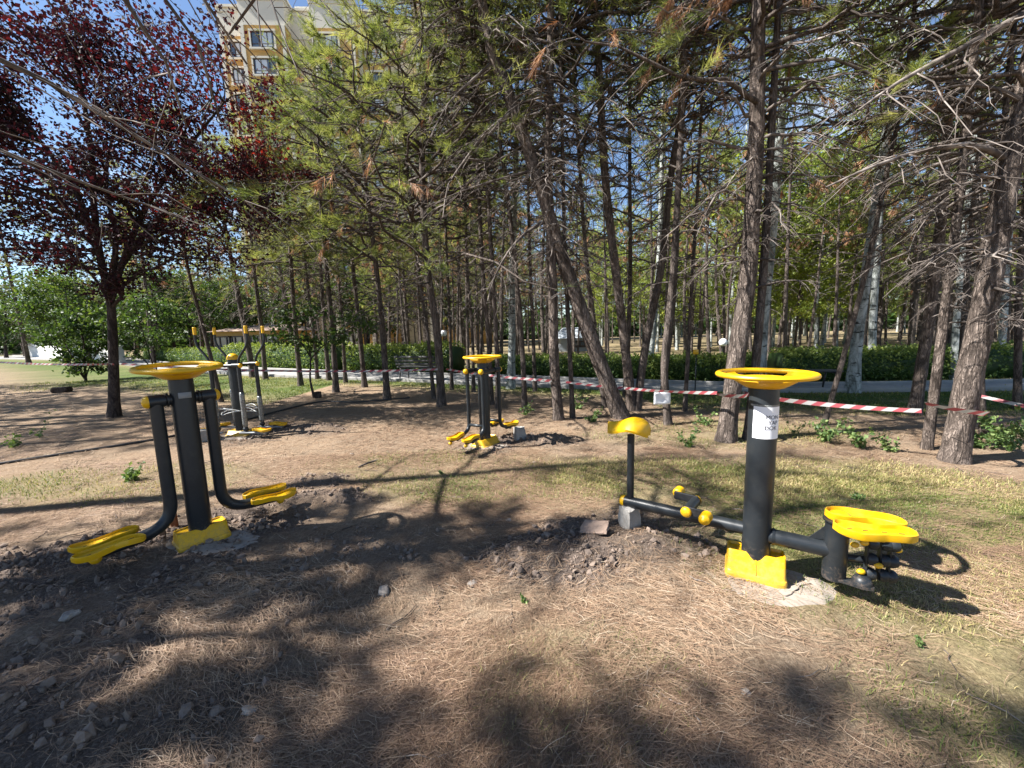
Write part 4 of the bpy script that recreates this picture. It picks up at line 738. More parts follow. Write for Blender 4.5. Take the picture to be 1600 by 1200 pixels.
while cnt < 165 and tries < 6000:
    tries += 1
    v = rg.random(); y = 14+50*v**1.3; ang = rg.uniform(-1.42, 1.42); x = ang*y
    if y < path_up(x)+2.6: continue
    if -.12 < ang < .5 and y < 24: continue
    if any((x-a)**2+(y-b)**2 < (1.4+y*.02)**2 for a, b in pts_): continue
    if -21 < x < -11 and 28 < y < 37 or -10 < x < 4.5 and 33.5 < y < 42 or 3 < x < 8 and 28 < y < 33.5 or -23.5 < x < -18.5 and 27 < y < 32: continue
    if ang < -.55 and y > 36: continue
    kd = 'pine'
    if .22 < ang < 1.0: kd = 'birch' if rg.random() < .66 and y > 17 else 'pole'
    elif -.3 < ang <= .22: kd = 'pole' if rg.random() < .5 else 'pine'
    elif ang < -.8: kd = 'broad' if rg.random() < .55 else 'pine'
    pts_.append((x, y)); cnt += 1
    sec = ['beyond the hedge at far left, around the plum tree', 'beyond the hedge behind the elliptical machine', 'beyond the hedge between the elliptical and the middle machine', 'beyond the hedge behind the middle machine', 'beyond the hedge between the leaning pine and the scarred pine', 'beyond the hedge behind the white barked poplars', 'beyond the hedge at the far right edge'][int(np.searchsorted([-.95, -.6, -.2, .12, .55, .95], ang))]
    place(kd, x, y, rg.uniform(.8, 1.12), {'pole': 'thin bare stemmed pine ', 'pine': 'slender pine ', 'birch': 'light green birch ', 'broad': 'leafy green tree '}[kd]+sec, {'pole': 'thin bare stemmed pines ', 'pine': 'pines ', 'birch': 'birches ', 'broad': 'leafy trees '}[kd]+sec)
for (x, y, s) in [(-34, 30.5, 1.2), (-29, 33, 1.3), (-41, 38, 1.4), (-37, 44, 1.6), (-47, 42, 1.5), (-26, 36, 1.3), (-22, 33, 1.2)]: place('broad', x, y, s)
for (x, y, s) in [(-36, 34, 1.3), (-31, 40, 1.25), (-40, 33, 1.2), (-27, 30, 1.15), (-44, 47, 1.4), (-24, 39, 1.2)]: place('pine', x, y, s, 'pine standing behind the purple plum tree at far left', 'pines behind the plum tree')
for k in range(190):
    y = 15.5+22*rg.random(); an = rg.uniform(-.35, 1.42); x = an*y
    if y < path_up(x)+2.2 or any((x-a)**2+(y-b)**2 < .7 for a, b in pts_) or (3 < x < 8 and 28 < y < 33.5): continue
    pts_.append((x, y)); sec = ['behind the middle machine', 'between the middle machine and the scarred pine', 'behind the white barked poplars', 'at the right edge'][int(np.searchsorted([.05, .5, .95], an))]
    place('pole', x, y, rg.uniform(.7, 1.05), 'thin bare pole of a young pine crowding '+sec, 'young pine poles '+sec)
for k in range(64):
    an = -1.45+2.9*(k+.5*rg.random())/64; y = rg.uniform(44, 75); x = an*y
    if -40 < x < -5 and 47 < y < 72: y = 45.5; x = an*y
    kd = 'birch' if .05 < an < 1.1 and rg.random() < .75 else ('broad' if rg.random() < .5 else 'pine')
    place(kd, x, y, {'birch': 1.2, 'broad': 1.7, 'pine': 1.2}[kd]*rg.uniform(.9, 1.15), {'pine': 'hazy distant pine at the very back of the wood', 'birch': 'distant birch at the very back of the wood', 'broad': 'distant broad leafy tree at the very back of the wood'}[kd], 'trees at the very back')
print('woods', cnt, len(bpy.data.objects))

rgf = np.random.default_rng(88); nf = 26000; an = rgf.uniform(-1.55, 1.55, nf); yy = rgf.uniform(78, 98, nf); hx_ = 4.5+3.2*fbm(np.stack([an*26, yy*0, yy*0], -1), 5, 3)+2.0*(yy-78)/20
P_ = np.stack([an*yy, yy, np.abs(rgf.random(nf))*hx_], -1); fw = MB(); put_leaves(fw, P_, rgf, 1.5, tint=np.clip(.25+.5*fbm(P_*.12, 9, 2)+.04*P_[:, 2]+rgf.normal(0, .1, nf), 0, 1)); tag(fw.build('far_wood', M['leaf'], None, False), 'far off mass of wood closing the view between the trunks', 'wood', kind='stuff')

# small leafy trees and sapling in front of / on the path
def shrub(px, py, Y, w, h0, h1, lab, seed, nleaf, leaf, name='leafy_shrub', cat='shrub', stems=3):
    base = np.array([dp(px, py, Y)[0], Y, 0]); rg_ = np.random.default_rng(seed)
    st = [[(0, 0, 0), (.05, 0, .5), (.1*rg_.normal(), .1, (h0+h1)*.5), (.1, 0, h1*.9)]]
    for s in range(stems): a = rg_.uniform(0, 6.28); st.append([(0, 0, .05), (math.cos(a)*.2, math.sin(a)*.2, .5), (math.cos(a)*w*.35, math.sin(a)*w*.3, (h0+h1)*.5), (math.cos(a)*w*.45, math.sin(a)*w*.4, h1*.85)])
    return make_broad(name, base, st, .045, rg_, (0, 0, (h0+h1)/2), (w/2, w/2, (h1-h0)/2), 45, nleaf, leaf, 'leaf', 'plum_bark', lab, None, 7, 6, .14, cat=cat, shell=.2)
shrub(128, 560, 17.0, 2.7, .2, 3.2, 'big leaved green shrub left of the plum trunk', 601, 3200, .15)
shrub(240, 560, 18.5, 4.2, 1.0, 3.9, 'small green tree with several stems right of the plum trunk', 602, 2600, .15, 'small_tree', 'tree')
sp = gp(491, 622)
make_broad('sapling', sp, [[(0, 0, 0), (-.06, 0, .5), rel(485, 560, sp[1])+b_-sp, rel(478, 515, sp[1])+b_-sp, rel(470, 470, sp[1])+b_-sp], [rel(485, 562, sp[1])+b_-sp, rel(505, 540, sp[1])+b_-sp, rel(545, 515, sp[1])+b_-sp, rel(600, 490, sp[1])+b_-sp], [rel(485, 558, sp[1])+b_-sp, rel(468, 530, sp[1])+b_-sp, rel(440, 490, sp[1])+b_-sp]],
   .03, np.random.default_rng(603), (.35, 0, 1.95), (2.0, .9, .75), 34, 1300, .11, 'leaf', 'plum_bark', 'thin young sapling with sparse dark green leaves', k=8, twK=5, cluster=.12, shell=.2)

# ---------------------------------------------------------------- benches, lamps, wall
def bench(x, y, rz, lab, back=True):
    r = empty('park_bench', (x, y, .02), rz, lab, 'bench', 'benches along the path')
    for i in range(4): MB().add(*box((0, -.18+i*.115, .44), (1.7, .095, .035), bev=.008)).build('seat_slat', M['bench'], r)
    for i in range(3 if back else 0):
        MB().add(*box((0, .25+i*.03, .56+i*.12), (1.7, .03, .09), bev=.008)).build('back_slat', M['bench'], r)
    for s in (-.7, .7): MB().add(*tube(bent([(s, -.24, -.02), (s, -.2, .41), (s, .2, .41), (s, .33, .88) if back else (s, .24, .40)], .06), .022, 8)).add(*tube([(s, .18, .4), (s, .26, -.02)], .022, 8)).build('leg', M['bench'], r)
bench(-3.25, 14.0, math.radians(155), 'dark slatted bench on the path left of the middle machine')
bench(7.0, 9.6, math.radians(-8), 'low dark backless bench by the foot of the white poplar', False)
bench(-31.5, 31.2, math.radians(148), 'dark bench at the far left edge by the path')
def lamp(x, y, z, lab):
    r = empty('path_lamp', (x, y, 0), 0, lab, 'lamp', 'globe lamps along the path'); MB().add(*lathe([(.09, -.02), (.09, .06), (.035, .09), (.03, z-.16), (.06, z-.13), (.06, z-.1), (.0, z-.1)], 12)).build('pole', M['grey'], r); MB().add(*sphere((0, 0, z), .14, 16)).build('globe', M['lampglobe'], r)
q = dp(693, 521, 17.2); lamp(q[0], 17.2, q[2], 'white globe lamp beside the pine with green sprays')
q = dp(1130, 535, 14.0); lamp(q[0], 14.0, q[2], 'white globe lamp left of the thick scarred pine')
yl = empty('marker_plate', (*dp(1086, 610, 8.6)[:2], 0), .3, 'small yellow marker plate on a thin pole beside a dark trunk', 'sign'); zq = dp(1083, 550, 8.6)[2]
MB().add(*tube([(0, 0, -.02), (0, 0, zq-.02)], .012, 8)).build('pole', M['grey'], yl); MB().add(*box((-.03, -.02, zq), (.14, .012, .10), bev=.004)).build('plate', M['yellow'], yl)

# ---------------------------------------------------------------- exercise machines: shared pieces
def wheel_mesh():
    mb = MB(); a = np.linspace(0, 2*np.pi, 13)
    mb.add(*lathe([(.252+.021*math.cos(t), .017*math.sin(t)) for t in a], 56))
    mb.add(*lathe([(.160, -.020), (.172, -.030), (.165, -.040), (.105, -.078), (.088, -.080), (.088, -.064), (.145, -.030), (.160, -.020)], 48))
    mb.add(*lathe([(.0001, -.058), (.10, -.058), (.10, -.066), (.0001, -.066)], 32))
    for q in range(3):
        c = q*2*np.pi/3+.5; g = []
        for side in (0, 1):
            for i, (r, z, hw) in enumerate([(.236, -.002, .36), (.205, -.012, .30), (.172, -.026, .34), (.12, -.052, .50)]):
                th = c+np.linspace(-hw, hw, 9); g.append(np.stack([r*np.cos(th), r*np.sin(th), np.full(9, z-.010*side)], -1))
        g = np.array(g); top, bot = g[:4], g[4:]
        ring = np.concatenate([top, bot[::-1]]); V, F = loft(ring.transpose(1, 0, 2)); mb.add(V, F)
    return mb.mesh('handwheel')
WHEEL = wheel_mesh(); WHEEL.materials.append(M['yellow']); WHEEL.set_sharp_from_angle(angle=math.radians(40))
def sole_outline(n, Lg, Wd, side):
    u = np.linspace(0, 1, n); r = np.clip(1-np.abs(2*u-1)**7, 0, 1)**.5
    w = Wd/2*np.interp(u, [0, .18, .42, .72, .9, 1], [.80, .82, .70, 1.0, .92, .80]); w = smooth_path(np.c_[u, w, 0*u], n)[:, 1]*r
    c = side*Wd*.16*np.sin((u-.1)*np.pi*1.15)
    x = (u-.5)*Lg; return np.stack([x, c+w], -1), np.stack([x, c-w], -1), u
def pad_mesh(side=1, Lg=.31, Wd=.128, wall=.020, wave=.010):
    n = 29; A, B, u = sole_outline(n, Lg, Wd, side); t = .007
    A2, B2, _ = sole_outline(n, Lg-2*t, Wd-2*t, side)
    wv = wave*np.sin(u*2*np.pi*.95+.3)
    def L(a, b, za): return np.concatenate([np.c_[a, za], np.c_[b, za][::-1][1:-1]])
    loops = [L(A*.97, B*.97, -.016+wv), L(A, B, -.010+wv), L(A, B, wall+wv), L(A2*1.01, B2*1.01, wall+.004+wv), L(A2, B2, wall+wv), L(A2*.985, B2*.985, .006+wv)]
    V, F = loft(loops, False, False); k = len(loops[0])
    def cap(off, flip):
        q = []
        for i in range(n-1):
            a0, a1 = i, i+1; b0, b1 = (k-i) % k, (k-i-1)
            if i == 0: b0 = 0
            if i == n-2: b1 = n-1
            f = [a0, a1, b1, b0]
            if len(set(f)) < 4: f = list(dict.fromkeys(f)); f = f+[f[-1]]*0
            q.append([off+x for x in (f if not flip else f[::-1])])
        return q
    caps = cap(0, True)+cap(5*k, False); q4 = [c for c in caps if len(c) == 4]; q3 = [c for c in caps if len(c) == 3]
    fs = F+[np.array(q4)]+([np.array(q3)] if q3 else [])
    return MB().add(V, fs).mesh('foot_pad')
PAD = {}
for s in (1, -1):
    PAD[s] = pad_mesh(s); PAD[s].materials.append(M['yellow']); PAD[s].set_sharp_from_angle(angle=math.radians(35))
    PAD[s, 'big'] = pad_mesh(s, .36, .15, .024, .004); PAD[s, 'big'].materials.append(M['yellow']); PAD[s, 'big'].set_sharp_from_angle(angle=math.radians(35))
SLOT = MB().add(*box((0, 0, 0), (.026, .006, .002))).mesh('drain_slot', False); SLOT.materials.append(M['black'])
def add_pad(parent, loc, rz, side, big=False, tilt=0, slots=True):
    o = obj_from('foot_pad', PAD[(side, 'big')] if big else PAD[side], parent, loc, (0, tilt, rz))
    if slots:
        for x in ((-.11, -.04, .04, .11) if big else (-.09, .0, .09)): obj_from('drain_slot', SLOT, o, (x, side*.008, .0075+(.004 if big else .012)*math.sin((x/(.36 if big else .30)+.5)*2*math.pi*.95+.3)), (0, 0, .2))
    return o
def cover_mesh(lx=.17, ly=.125, h=.12, r=.088):
    n = 48; a = np.arange(n)/n*2*np.pi
    def sq(x, y, e=.28): c, s = np.cos(a), np.sin(a); return np.stack([x*np.sign(c)*np.abs(c)**e, y*np.sign(s)*np.abs(s)**e], -1)
    def lp(fx, fy, z, e=.22): return np.c_[sq(lx*fx, ly*fy, e), np.full(n, z)]
    loops = [lp(1, 1, -.03), lp(1, 1, .020), lp(.985, .96, .028), lp(.965, .90, .031), lp(.955, .87, .036), lp(.945, .55, h-.006), lp(.93, .49, h), lp(.90, .44, h), lp(.86, .40, h-.012), lp(.2, .2, h-.02)]
    mb = MB(); mb.add(*loft(loops, False, False))
    for s in (-1, 1): mb.add(*loft([[(x, s*(ly*fy+o), z) for x in (-.004, .004) for o in ((0.003, -.01) if x < 0 else (-.01, .003))] for fy, z in ((.90, .034), (.55, h-.01))]))
    return mb.mesh('base_cover')
COVER = cover_mesh(); COVER.materials.append(M['yellow']); COVER.set_sharp_from_angle(angle=math.radians(32))
CAPM = MB().add(*lathe([(.046, -.012), (.047, .006), (.040, .022), (.024, .033), (.0005, .037)], 20, 'x')).mesh('end_cap'); CAPM.materials.append(M['yellow'])
def post(parent, h, r=.085): return MB().add(*lathe([(r, -.04), (r, h-.03), (r*.97, h-.012), (.0005, h-.012)], 28)).build('post', M['grey'], parent, auto=40)
def wheel(parent, h, a=0): return obj_from('handwheel', WHEEL, parent, (0, 0, h), (0, 0, math.atan2(-parent.location.y, -parent.location.x)-.5-parent.rotation_euler.z+a))

# ---- machine at the left: two hanging arms, each with a pair of foot pads
A0 = np.array([-2.49, 2.97]); za = G(*A0)
mA = empty('swing_machine', (*A0, za), math.radians(51.8), 'nearest left swing machine, black post, yellow handwheel and two pairs of pads', 'exercise machine')
post(mA, 1.32, .076); _w = wheel(mA, 1.37, .1); _d = math.atan2(-A0[1], -A0[0])-math.radians(51.8); _w.rotation_euler = (Matrix.Rotation(math.radians(4), 3, Vector((-math.sin(_d), math.cos(_d), 0))) @ _w.rotation_euler.to_matrix()).to_euler(); obj_from('base_cover', COVER, mA)
_pl = MB().add(*box((0, 0, 0), (.078, .004, .044), bev=.0015)).build('maker_plate', M['steel'], mA); _ang = math.radians(-92); _pl.location = (.0775*math.cos(_ang), .0775*math.sin(_ang), 1.165); _pl.rotation_euler.z = _ang+math.pi/2
for s in (-1, 1):
    MB().add(*tube([(s*.07, 0, 1.135), (s*.15, 0, 1.135)], .038, 18)).add(*tube([(s*.088, 0, 1.135), (s*.100, 0, 1.135)], .052, 18)).build('axle', M['grey'], mA, auto=40)
    MB().add(*tube([(s*.108, 0, 1.135), (s*.200, 0, 1.135)], .047, 18)).add(*tube(bent([(s*.158, 0, 1.12), (s*.158, 0, .185), (s*.56, 0, .155)], .19, 10), .042, 16)).add(*box((s*.52, 0, .178), (.20, .22, .012), bev=.003)).build('arm', M['grey'], mA, auto=40)
    obj_from('end_cap', CAPM, mA, (s*.200, 0, 1.135), (0, 0, 0 if s > 0 else math.pi))
    for q in (-1, 1): _p = add_pad(mA, (s*.51, q*.102, .20), 0 if s > 0 else math.pi, q*s if s > 0 else -q*s, slots=True); _p.scale = (1.16, 1.05, 1)
    MB().add(*sphere((s*.58, -.02 if s < 0 else -.03, .128), .034, 14)).add(*tube([(s*.58, -.02, .13), (s*.58, -.02, .18)], .012, 8)).build('bumper_knob', M['yellow'], mA)

# ---- machines with two axles and four arms
def four_arm(root, ax, sep, z, armz, padx, padz, handles, padrz=0, armr=.026):
    for s in (-1, 1):
        MB().add(*tube([(-ax, s*sep, z), (ax, s*sep, z)], .026, 14)).add(*tube([(0, 0, z), (0, s*sep, z)], .03, 12)).build('axle', M['grey'], root, auto=40)
        for q in (-1, 1):
            mb = MB().add(*tube([(q*(ax-.10), s*sep, z), (q*(ax+.03), s*sep, z)], .036, 14))
            if handles:
                mb.add(*tube(bent([(q*ax, s*sep, armz), (q*ax, s*sep, z+.10), (q*(ax+.20), s*sep, z+.34), (q*(ax+.19), s*sep, z+.58)], .10, 6), .018, 10)); mb.add(*tube([(q*ax, s*sep, armz), (q*ax, s*sep, z)], .030, 12)); mb.add(*sphere((q*ax, s*sep, armz), .042, 12))
            else: mb.add(*tube(bent([(q*ax, s*sep, z), (q*ax, s*sep, armz), (q*padx, s*sep, padz-.05)], .10, 8), armr, 12))
            mb.build('arm', M['grey'], root, auto=40)
            obj_from('end_cap', CAPM, root, (q*(ax+.03), s*sep, z), (0, 0, 0 if q > 0 else math.pi), (.8, .8, .8))
            if handles:
                g = MB(); pr = [(.021, 0), (.026, .004)]+[(.024+.002*(i % 2), .01+.0085*i) for i in range(12)]+[(.027, .112), (.022, .12), (.0005, .12)]; V, F = lathe(pr, 14); V = V+np.array([q*(ax+.19), s*sep, z+.50]); g.add(V, F).build('grip', M['yellow'], root)
            else:
                add_pad(root, (q*(padx+.02), s*sep, padz), 0 if q > 0 else math.pi, s*q if q > 0 else -s*q, slots=False)
                MB().add(*tube([(q*padx-.12*q, s*sep, padz-.035), (q*padx+.12*q, s*sep, padz-.035)], .022, 10)).build('pad_bracket', M['grey'], root)
                MB().add(*sphere((q*(padx+.13), s*sep, padz-.065), .026, 12)).build('bumper_knob', M['yellow'], root)
    if not handles:
        for q in (-1, 1): MB().add(*tube([(q*ax, -sep, armz+.07), (q*ax, sep, armz+.07)], .022, 12)).build('crossbar', M['grey'], root)
B0 = np.array([-.40, 5.50]); zb = G(*B0)
mB = empty('swing_machine', (*B0, zb), math.radians(57), 'middle four arm swing machine with flat yellow handwheel, by a concrete block', 'exercise machine')
post(mB, 1.19, .078); wheel(mB, 1.25); obj_from('base_cover', COVER, mB, (0, 0, 0), None, (1.15, 1.1, .9)); four_arm(mB, .19, .13, 1.065, .25, .46, .22, False)
C0 = np.array([-4.55, 6.50]); zc = G(*C0)
mC = empty('elliptical_machine', (*C0, zc), math.radians(-5), 'four handled elliptical machine with yellow grips and film wrapped arms', 'exercise machine')
post(mC, 1.27, .078); MB().add(*lathe([(.082, -.012), (.084, .02), (.07, .055), (.04, .08), (.0005, .088)], 24)).build('dome_cap', M['yellow'], mC).location = (0, 0, 1.27)
obj_from('base_cover', COVER, mC, (0, 0, 0), None, (1.2, 1.1, .7)); four_arm(mC, .24, .19, 1.17, .14, .5, .12, True)
for s in (-1, 1):
    for q in (-1, 1):
        V, F = tube([(q*.24, s*.19, .18), (q*.24, s*.19, .62 if q*s > 0 else .74)], [.034, .037, .033, .038, .034], 14, 12); V = V+.0035*np.stack([fbm(V*40, 5, 2), fbm(V*40, 9, 2), 0*V[:, 0]], -1); MB().add(V, F).build('plastic_wrap', M['film'], mC)
        MB().add(*box((q*.38, s*.20, .085), (.46, .075, .022), bev=.004)).build('pedal_bar', M['steel'], mC); add_pad(mC, (q*.52, s*.20, .13), 0 if q > 0 else math.pi, s*q if q > 0 else -s*q, slots=False)
        MB().add(*box((q*.52, s*.20, .105), (.16, .06, .018))).build('pad_bracket', M['black'], mC)
ang = np.linspace(0, 2*np.pi, 25)
for zz in (.40, .45): MB().add(*tube(np.stack([.26*np.cos(ang)+.015*np.sin(ang*5), .21*np.sin(ang), zz+.035*np.sin(ang*2+zz*40)], -1), .005, 6, None, False)).build('tie_string', M['string'], mC)
MB().add(*tube([(-.24, -.19, .5), (-.1, -.05, .42), (.05, .1, .47), (.24, .19, .40)], .005, 6, 16)).build('tie_string', M['string'], mC)

# ---- machine at the right: bike seat and pedals on one side, twist platform on the other
D0 = np.array([1.545, 2.40]); zd = G(*D0)
mD = empty('bike_twist_machine', (*D0, 0), 0, 'nearest right machine, grey post with handwheel, bike saddle and twist pads', 'exercise machine')
post(mD, 1.235, .080); wheel(mD, 1.30, .15)
cv = obj_from('base_cover', COVER, mD, (.0, -.0, 0), (0, 0, math.radians(-29)), (1.0, 1.0, 1.35))
# seat side
e = np.array([-.685, .585, .255]); u_ = unit(np.array([e[0], e[1], 0])); wv_ = np.array([-u_[1], u_[0], 0])
MB().add(*tube([u_*.07+(0, 0, .285), e], .041, 18)).build('seat_beam', M['grey'], mD, auto=40)
V, F = lathe([(.043, -.01), (.044, .01), (.036, .024), (.018, .032), (.0005, .034)], 18, 'x'); MB().add(rotz(V, math.atan2(u_[1], u_[0])) + e, F).build('end_cap', M['yellow'], mD)
sp0 = e-u_*.05; MB().add(*tube([sp0+(0, 0, .0), sp0+(0, 0, .54)], .027, 16)).build('seat_post', M['grey'], mD, auto=40)
ns, nw_ = 15, 13; ss = np.linspace(0, 1, ns); half = np.interp(ss, [0, .04, .12, .25, .42, .65, .85, .95, 1], [.03, .08, .115, .135, .128, .082, .052, .04, .012]); tt = np.linspace(-1, 1, nw_)
Ls = []
for i, s in enumerate(ss):
    x = -.14+.33*s; zt = .052*math.exp(-((s-.34)/.34)**2)-.012*s-.02*max(0, .08-s)/.08
    up = [(x, half[i]*t, zt+.056-.070*abs(t)**2.2) for t in tt]; dn = [(x, half[i]*t*.93, zt-.034+.016*(1-t*t)) for t in tt[::-1]]
    Ls.append(up+dn)
V, F = loft(Ls); V = rotz(V, math.atan2(u_[1], u_[0])) + sp0+np.array([0, 0, .575]); MB().add(V, F).build('saddle', M['yellow'], mD, auto=60)
hb = e*.0+u_*.40+np.array([0, 0, .345])
MB().add(*tube([hb-wv_*-.10, hb+wv_*-.10], .034, 16)).add(*tube([hb-(0, 0, .09), hb], .036, 14)).build('pedal_hub', M['grey'], mD, auto=40)
for s in (-1, 1):
    c0 = hb+wv_*s*.105; nd_ = u_*(-s if s > 0 else 1)
    dirn = -u_ if s > 0 else u_                                   # near crank points to the post, far crank away
    c1 = c0+dirn*.135+np.array([0, 0, .02 if s < 0 else .015]); ang_ = math.atan2(dirn[1], dirn[0])
    V, F = box((0, 0, 0), (.17, .016, .062), ang_, .006); MB().add(V+(c0+c1)/2, F).build('crank', M['black'], mD, auto=40)
    V, F = lathe([(.036, 0), (.036, .012), (.026, .022), (.0005, .025)], 16, 'x'); MB().add(rotz(V, math.atan2(wv_[1]*s, wv_[0]*s))+c0+wv_*s*.008, F).build('crank_cap', M['yellow'], mD)
    V, F = lathe([(.0005, 0), (.032, .0), (.037, .012), (.030, .024), (.037, .040), (.030, .054), (.037, .072), (.032, .09), (.018, .092), (.016, .104), (.0005, .106)], 12, 'x'); MB().add(rotz(V, math.atan2(wv_[1]*s, wv_[0]*s))+c1+wv_*s*.010, F).build('pedal', M['yellow'], mD)
# twist side
tw0 = np.array([.325, -.225, 0]); ut = unit(tw0)
MB().add(*tube([ut*.06+(0, 0, .275), tw0+(0, 0, .275)], .048, 18)).add(*[x for x in tube([ut*.085+(0, 0, .275), ut*.10+(0, 0, .275)], [.056, .05], 18)]).build('side_beam', M['grey'], mD, auto=40)
MB().add(*lathe([(.0005, .105), (.056, .105), (.058, .115), (.058, .455), (.070, .458), (.070, .468), (.0005, .468)], 24, 'z', tw0)).build('turntable_column', M['grey'], mD, auto=40)
V, F = loft([[tw0+ut*-.05+(0, 0, .33)+wq*.006, tw0+ut*-.05+(0, 0, .42)+wq*.006, tw0+ut*-.13+(0, 0, .32)+wq*.006] for wq in (np.array([-ut[1], ut[0], 0]), -np.array([-ut[1], ut[0], 0]))]); MB().add(V, F).build('gusset', M['grey'], mD, False)
for (cx, cy, ra, sd) in ((1.915, 1.995, -22, 1), (1.985, 2.135, -30, -1)):
    add_pad(mD, (cx-D0[0], cy-D0[1], .485), math.radians(ra)+math.pi, sd, True)
MB().add(*sphere((tw0[0]+.02, tw0[1]+.005, .49), .05, 16, (1, 1, .55))).build('turntable_dome', M['yellow'], mD)
px_ = unit(np.array([.95, -.30, 0])); py_ = np.array([-px_[1], px_[0], 0]); rb = tw0+px_*.05
for zz in (.42, .24): MB().add(*tube([rb+(0, 0, zz), rb+px_*.19+(0, 0, zz)], .026 if zz > .3 else .022, 12)).build('roller_bar', M['grey'], mD, auto=40)
for i, d in enumerate((.085, .145, .19)):
    c = rb+px_*d
    V, F = box((0, 0, 0), (.008, .034, .30), math.atan2(px_[1], px_[0]), .003); MB().add(V+c+np.array([0, 0, .30])-py_*.03, F).build('roller_plate', M['grey'], mD, auto=40)
    for j, zz in enumerate((.36, .265, .175)):
        V, F = lathe([(.0005, -.022), (.030, -.022), (.036, -.008), (.036, .008), (.030, .022), (.0005, .022)], 16, 'x'); V = rotz(V, math.atan2(px_[1], px_[0])); MB().add(V+c+px_*.022*(1 if i < 2 else .6)+np.array([0, 0, zz])-py_*.03, F).build('roller', M['grey'], mD, auto=40)
for (d, zz, oy) in ((.02, .345, -.045), (.062, .365, -.05), (.058, .19, -.05), (.14, .40, -.055), (.225, .335, -.03), (.13, .245, -.06)): MB().add(*sphere(rb+px_*d+py_*oy+np.array([0, 0, zz]), .019, 12, (1.25, .9, .85))).build('roller_knob', M['yellow'], mD)
pc = tw0+px_*.10-py_*.055
V, F = loft([[(-.10, -.004, z), (-.06, -.018, z), (0, -.05, z), (.05, -.05, z), (.07, 0, z), (.05, .05, z), (0, .05, z), (-.06, .018, z), (-.10, .004, z)] for z in (.112, .128)]); MB().add(rotz(V, math.atan2(px_[1], px_[0]))+pc, F).add(*lathe([(.048, .128), (.047, .142), (.036, .162), (.018, .172), (.0005, .174)], 18, 'z', pc+px_*.015)).build('stop_dome', M['grey'], mD, auto=40)
# notice taped round the post
def cyl_patch(r, a0, a1, z0, z1, n=26):
    a = np.linspace(a0, a1, n); rows = [np.stack([r*np.cos(a), r*np.sin(a), np.full(n, z)+.0], -1) for z in np.linspace(z0, z1, 6)]
    V = np.concatenate(rows); i = (np.arange(5)[:, None]*n+np.arange(n-1)[None]).ravel(); return V, np.stack([i, i+1, i+n+1, i+n], -1)
face = math.atan2(-D0[1], -D0[0])                                  # direction from the post to the camera
pa0 = face-math.radians(38); pa1 = face+math.radians(100)
notice = empty('paper_notice', (*D0, 0), 0, 'white paper notice with capital letters wrapped round the grey post', 'notice')
V, F = cyl_patch(.0815, pa0, pa1, .915, 1.115); V[:, :2] *= (1+.012*np.clip(fbm(V*18, 3, 2), 0, 1))[:, None]; MB().add(V, F).build('sheet', M['paper'], notice)
def bent_text(txt, size, a_start, z, r, parent):
    cu = bpy.data.curves.new('lettering', 'FONT'); cu.body = txt; cu.size = size; cu.resolution_u = 3; to = bpy.data.objects.new('tmp_text', cu); COL.objects.link(to)
    dg = bpy.context.evaluated_depsgraph_get(); me = bpy.data.meshes.new_from_object(to.evaluated_get(dg)); bpy.data.objects.remove(to); me.name = 'lettering'
    bm = bmesh.new(); bm.from_mesh(me); bmesh.ops.subdivide_edges(bm, edges=[e_ for e_ in bm.edges if e_.calc_length() > .008], cuts=2); bmesh.ops.triangulate(bm, faces=bm.faces[:])
    for v in bm.verts: an = a_start+v.co.x/r; v.co = (r*math.cos(an), r*math.sin(an), z+v.co.y)
    bm.to_mesh(me); bm.free(); me.materials.clear(); me.materials.append(M['ink']); return obj_from('lettering', me, parent)
for i, (t_, da) in enumerate((('MON', 10), ('YAP', 20), ('DOK', 7))): bent_text(t_, .034, face+math.radians(da), 1.038-i*.033, .0835, notice)
MB().add(*cyl_patch(.0822, pa0-.3, pa1+.2, 1.112, 1.124)).build('adhesive_tape', M['film'], notice)

# ---------------------------------------------------------------- things lying about
def rough_block(name, c, s, rz, mt, seed, lab, cat, amp=.12, tilt=(0, 0), sub=4):
    bm = bmesh.new(); bmesh.ops.create_cube(bm, size=1.0); bmesh.ops.subdivide_edges(bm, edges=bm.edges[:], cuts=sub, use_grid_fill=True)
    co = np.array([v.co[:] for v in bm.verts]); nn_ = np.stack([fbm(co*2.1+seed+9*k, seed, 3) for k in range(3)], -1); co = (co*(1-.10*(np.abs(co).sum(1, keepdims=True) > 1.25)) if name != 'stone' else .22*co+.40*unit(co))+nn_*amp
    for v, q in zip(bm.verts, co*np.array(s)): v.co = q
    me = bpy.data.meshes.new(name); bm.to_mesh(me); bm.free(); me.materials.append(mt); me.attributes.new('tint', 'FLOAT', 'POINT')
    o = obj_from(name, me, None, c, (tilt[0], tilt[1], rz)); tag(o, lab, cat); return o
rough_block('concrete_block', (.90, 2.955, .105), (.13, .11, .24), .5, M['concrete'], 3, 'rough concrete block propping the end of the saddle beam', 'block', .10)
rough_block('concrete_block', (.915, 3.0, .22), (.06, .05, .035), .2, M['stone'], 9, 'small stone chip on the concrete block under the saddle', 'stone', .2)
q = gp(812, 690); rough_block('concrete_block', (q[0], q[1], .09), (.15, .13, .26), .35, M['concrete'], 5, 'upright concrete block under the right pad of the middle machine', 'block', .09)
q = gp(322, 690); rough_block('concrete_block', (q[0], q[1], .08), (.22, .16, .24), .6, M['concrete'], 6, 'pale concrete block behind the left machine, by the elliptical machine', 'block', .1)
rough_block('tile_fragment', (.60, 2.86, G(.6, 2.86)+.045), (.20, .13, .014), -.5, M['tile'], 7, 'broken flat tile fragment lying on the dug soil', 'tile', .10, (.32, -.15))
